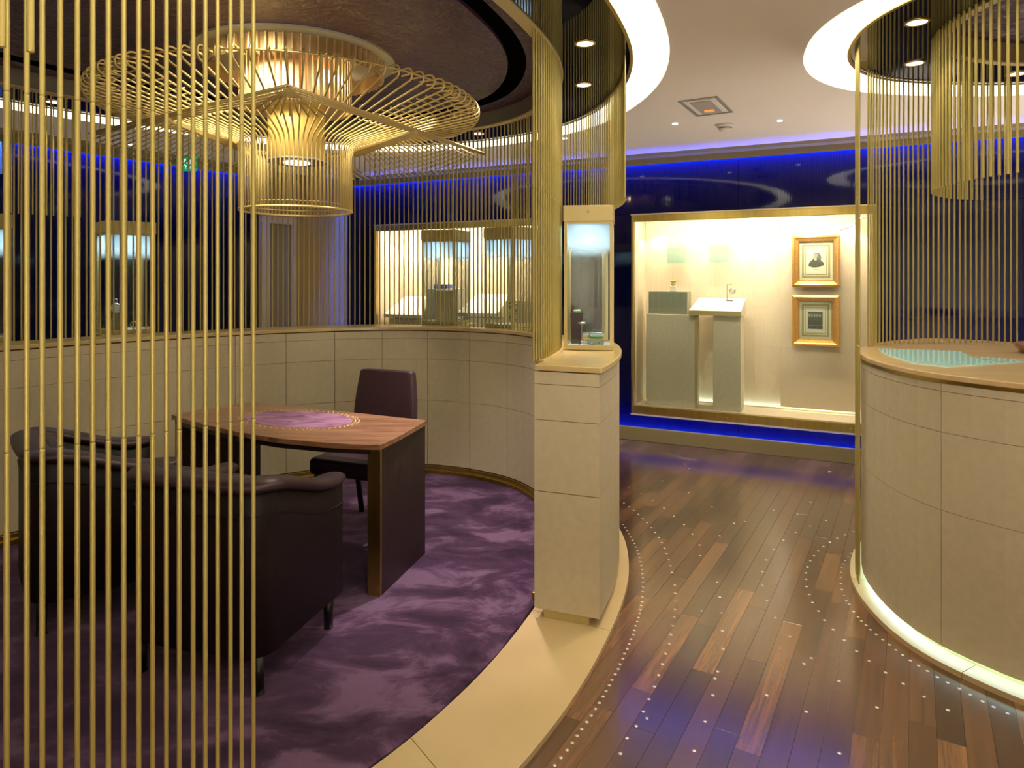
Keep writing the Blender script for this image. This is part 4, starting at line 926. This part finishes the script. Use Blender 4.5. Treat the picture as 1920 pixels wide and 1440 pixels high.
for i in range(13):
    fr_ = .52+.045*i
    for sg in (1, -1):
        A0, A1 = .62+.02*i, 1.95
        for up in ((0, .014),) if i < 12 else ((0, .03),):
            pts = []
            for q in range(25):
                a = aN+sg*(A0+(A1-A0)*q/24); r = min(fr_*1.0+.02, rim_r(a)-.02); p = cone(r, a); pts.append(p+Vector((0, 0, up[1])))
            cq(MB().tube(pts, .0042, 5).obj('hoop', GOLDW, None, True))
cq(MB().tube([pol(rim_r(aN+t)-.055, aN+t, 2.545) for t in [-1.95+3.9*q/70 for q in range(71)]], .0045, 5).obj('rim_hoop', GOLDW, None, True))
cq(MB().tube([pol(RD, 2*PI*k/72, 1.925) for k in range(72)], .007, 6, True).obj('drum_hoop', GOLDW, None, True))
cq(MB().tube([pol(RD-.008, 2*PI*k/72, 1.955) for k in range(72)], .004, 6, True).obj('drum_hoop', GOLDW, None, True))
# lower wings: hip bars and fanned rods on the side away from the viewer
zw = 2.30
tipR, tipL, apex, tail = Vector((-.17, 4.12, zw)), Vector((-2.22, 3.55, zw)), Vector((-.90, 2.74, zw+.0)), pol(1.15, 1.9, zw)
apex = Vector((-.915, 2.76, 2.33)); 
for off_ in (0, .022, .048, .075, .10):
    for tp in (tipR, tipL):
        d = (tp-apex).normalized(); s = Vector((0, off_, -off_*.15)); cq(wire([apex+s, tp+s*.3], .0052, 6).obj('hip_bar', GOLDW, None, True))
NF = 28
back = aN+PI
for tp in (tipR, tipL):
    aT = math.atan2(tp.y-cy, tp.x-cx); dA = (aT-back+PI) % (2*PI)-PI
    h0 = Vector((cx, cy, zw))+(tp-Vector((cx, cy, zw)))*.30; m_ = apex.lerp(tp, .56); m_.z = zw+.012
    for k in range(NF):
        f_ = .10+.90*(k+.5)/NF
        if f_ < .35: st = pol(.33, back+dA*f_*1.3, zw-.01)
        elif f_ < .92: st = h0.lerp(m_, (f_-.35)/.57)
        else: st = m_.lerp(tp, (f_-.92)/.08*.8)
        rE = .99+((tp-Vector((cx, cy, zw))).length-.99)*f_**4
        en = pol(rE, back+dA*f_, zw-.05+.05*f_**6)
        if (en-st).length > .05: cq(wire([st, st.lerp(en, .5), en], .0045).obj('wing_rod', GOLDW, None, True))
    for q_ in range(4):
        h0 = Vector((cx, cy, zw))+(tp-Vector((cx, cy, zw)))*.30; m_ = apex.lerp(tp, .56)
        cq(wire([h0+Vector((0, .012*q_, -.02-.006*q_)), m_+Vector((0, .012*q_, -.006-.004*q_))], .009, 6).obj('hip_bar', GOLDW, None, True))
for k in range(9):                                         # short free rods fanning from the apex
    a = math.atan2(-cy, -cx)+(-.55+k*.137); st = apex+Vector((0, .02, -.004)); en = st+Vector((math.cos(a+PI)*.30, math.sin(a+PI)*.30, -.05))
    cq(wire([st, en], .004).obj('apex_rod', GOLDW, None, True))

# ------------------------------------------------------------------ room lights and added fill
# spots aimed on the desk and carpet, plus added fill spots to brighten the partition
light('SPOT', 'desk_spot', (-.55, 3.9, ZP-.06), 55, (1, .80, .58), target=(-1.1, 3.6, .7), spot_size=1.3, spot_blend=.5, shadow_soft_size=.03)
light('SPOT', 'carpet_spot', (-.05, 3.9, ZP-.06), 230, (1, .82, .85), target=(-.35, 3.9, 0), spot_size=1.1, spot_blend=.8, shadow_soft_size=.04)
for i_, (a_, b_) in enumerate((((-1.3, 3.0, ZP-.08), (-1.1, 5.3, .7)), ((-1.0, 3.0, ZP-.08), (-2.6, 4.3, .7)), ((-1.6, 3.2, ZP-.08), (.1, 4.7, .7)))):
    light('SPOT', 'partition_fill', a_, 45, (1, .86, .60), target=b_, spot_size=1.7, spot_blend=.9, shadow_soft_size=.08)
light('SPOT', 'entry_spot', (.35, 2.2, ZC-.05), 30, (1, .80, .55), target=(.2, 2.2, 0), spot_size=1.3, spot_blend=.7, shadow_soft_size=.03)
light('SPOT', 'rod_spot', (-.1, 1.0, ZC-.06), 14, (1, .85, .6), target=(-.9, 1.9, 1.8), spot_size=1.5, spot_blend=.8, shadow_soft_size=.05)
light('AREA', 'fill_behind_viewer', (.6, -.9, 2.74), 38, (1, .86, .68), target=(.6, -.89, 0), shape='DISK', size=1.8)  # added fill out of view behind the viewer, not a known fixture
# added unseen fill lamps, hidden by partition, counter or viewer, to brighten the ceiling
light('AREA', 'fill_behind_partition', (-3.5, 5.9, .5), 9, (1, .87, .72), rot=(PI, 0, 0), shape='DISK', size=.8)
light('AREA', 'fill_behind_counter', (3.4, 4.7, .4), 45, (1, .87, .72), rot=(PI, 0, 0), shape='DISK', size=.6)
light('AREA', 'fill_rear', (.8, -1.2, .4), 120, (1, .87, .72), rot=(PI, 0, 0), shape='DISK', size=1.2)
light('AREA', 'fill_behind_pedestal', (-.4, 6.2, .5), 9, (1, .87, .72), rot=(PI, 0, 0), shape='DISK', size=.6)
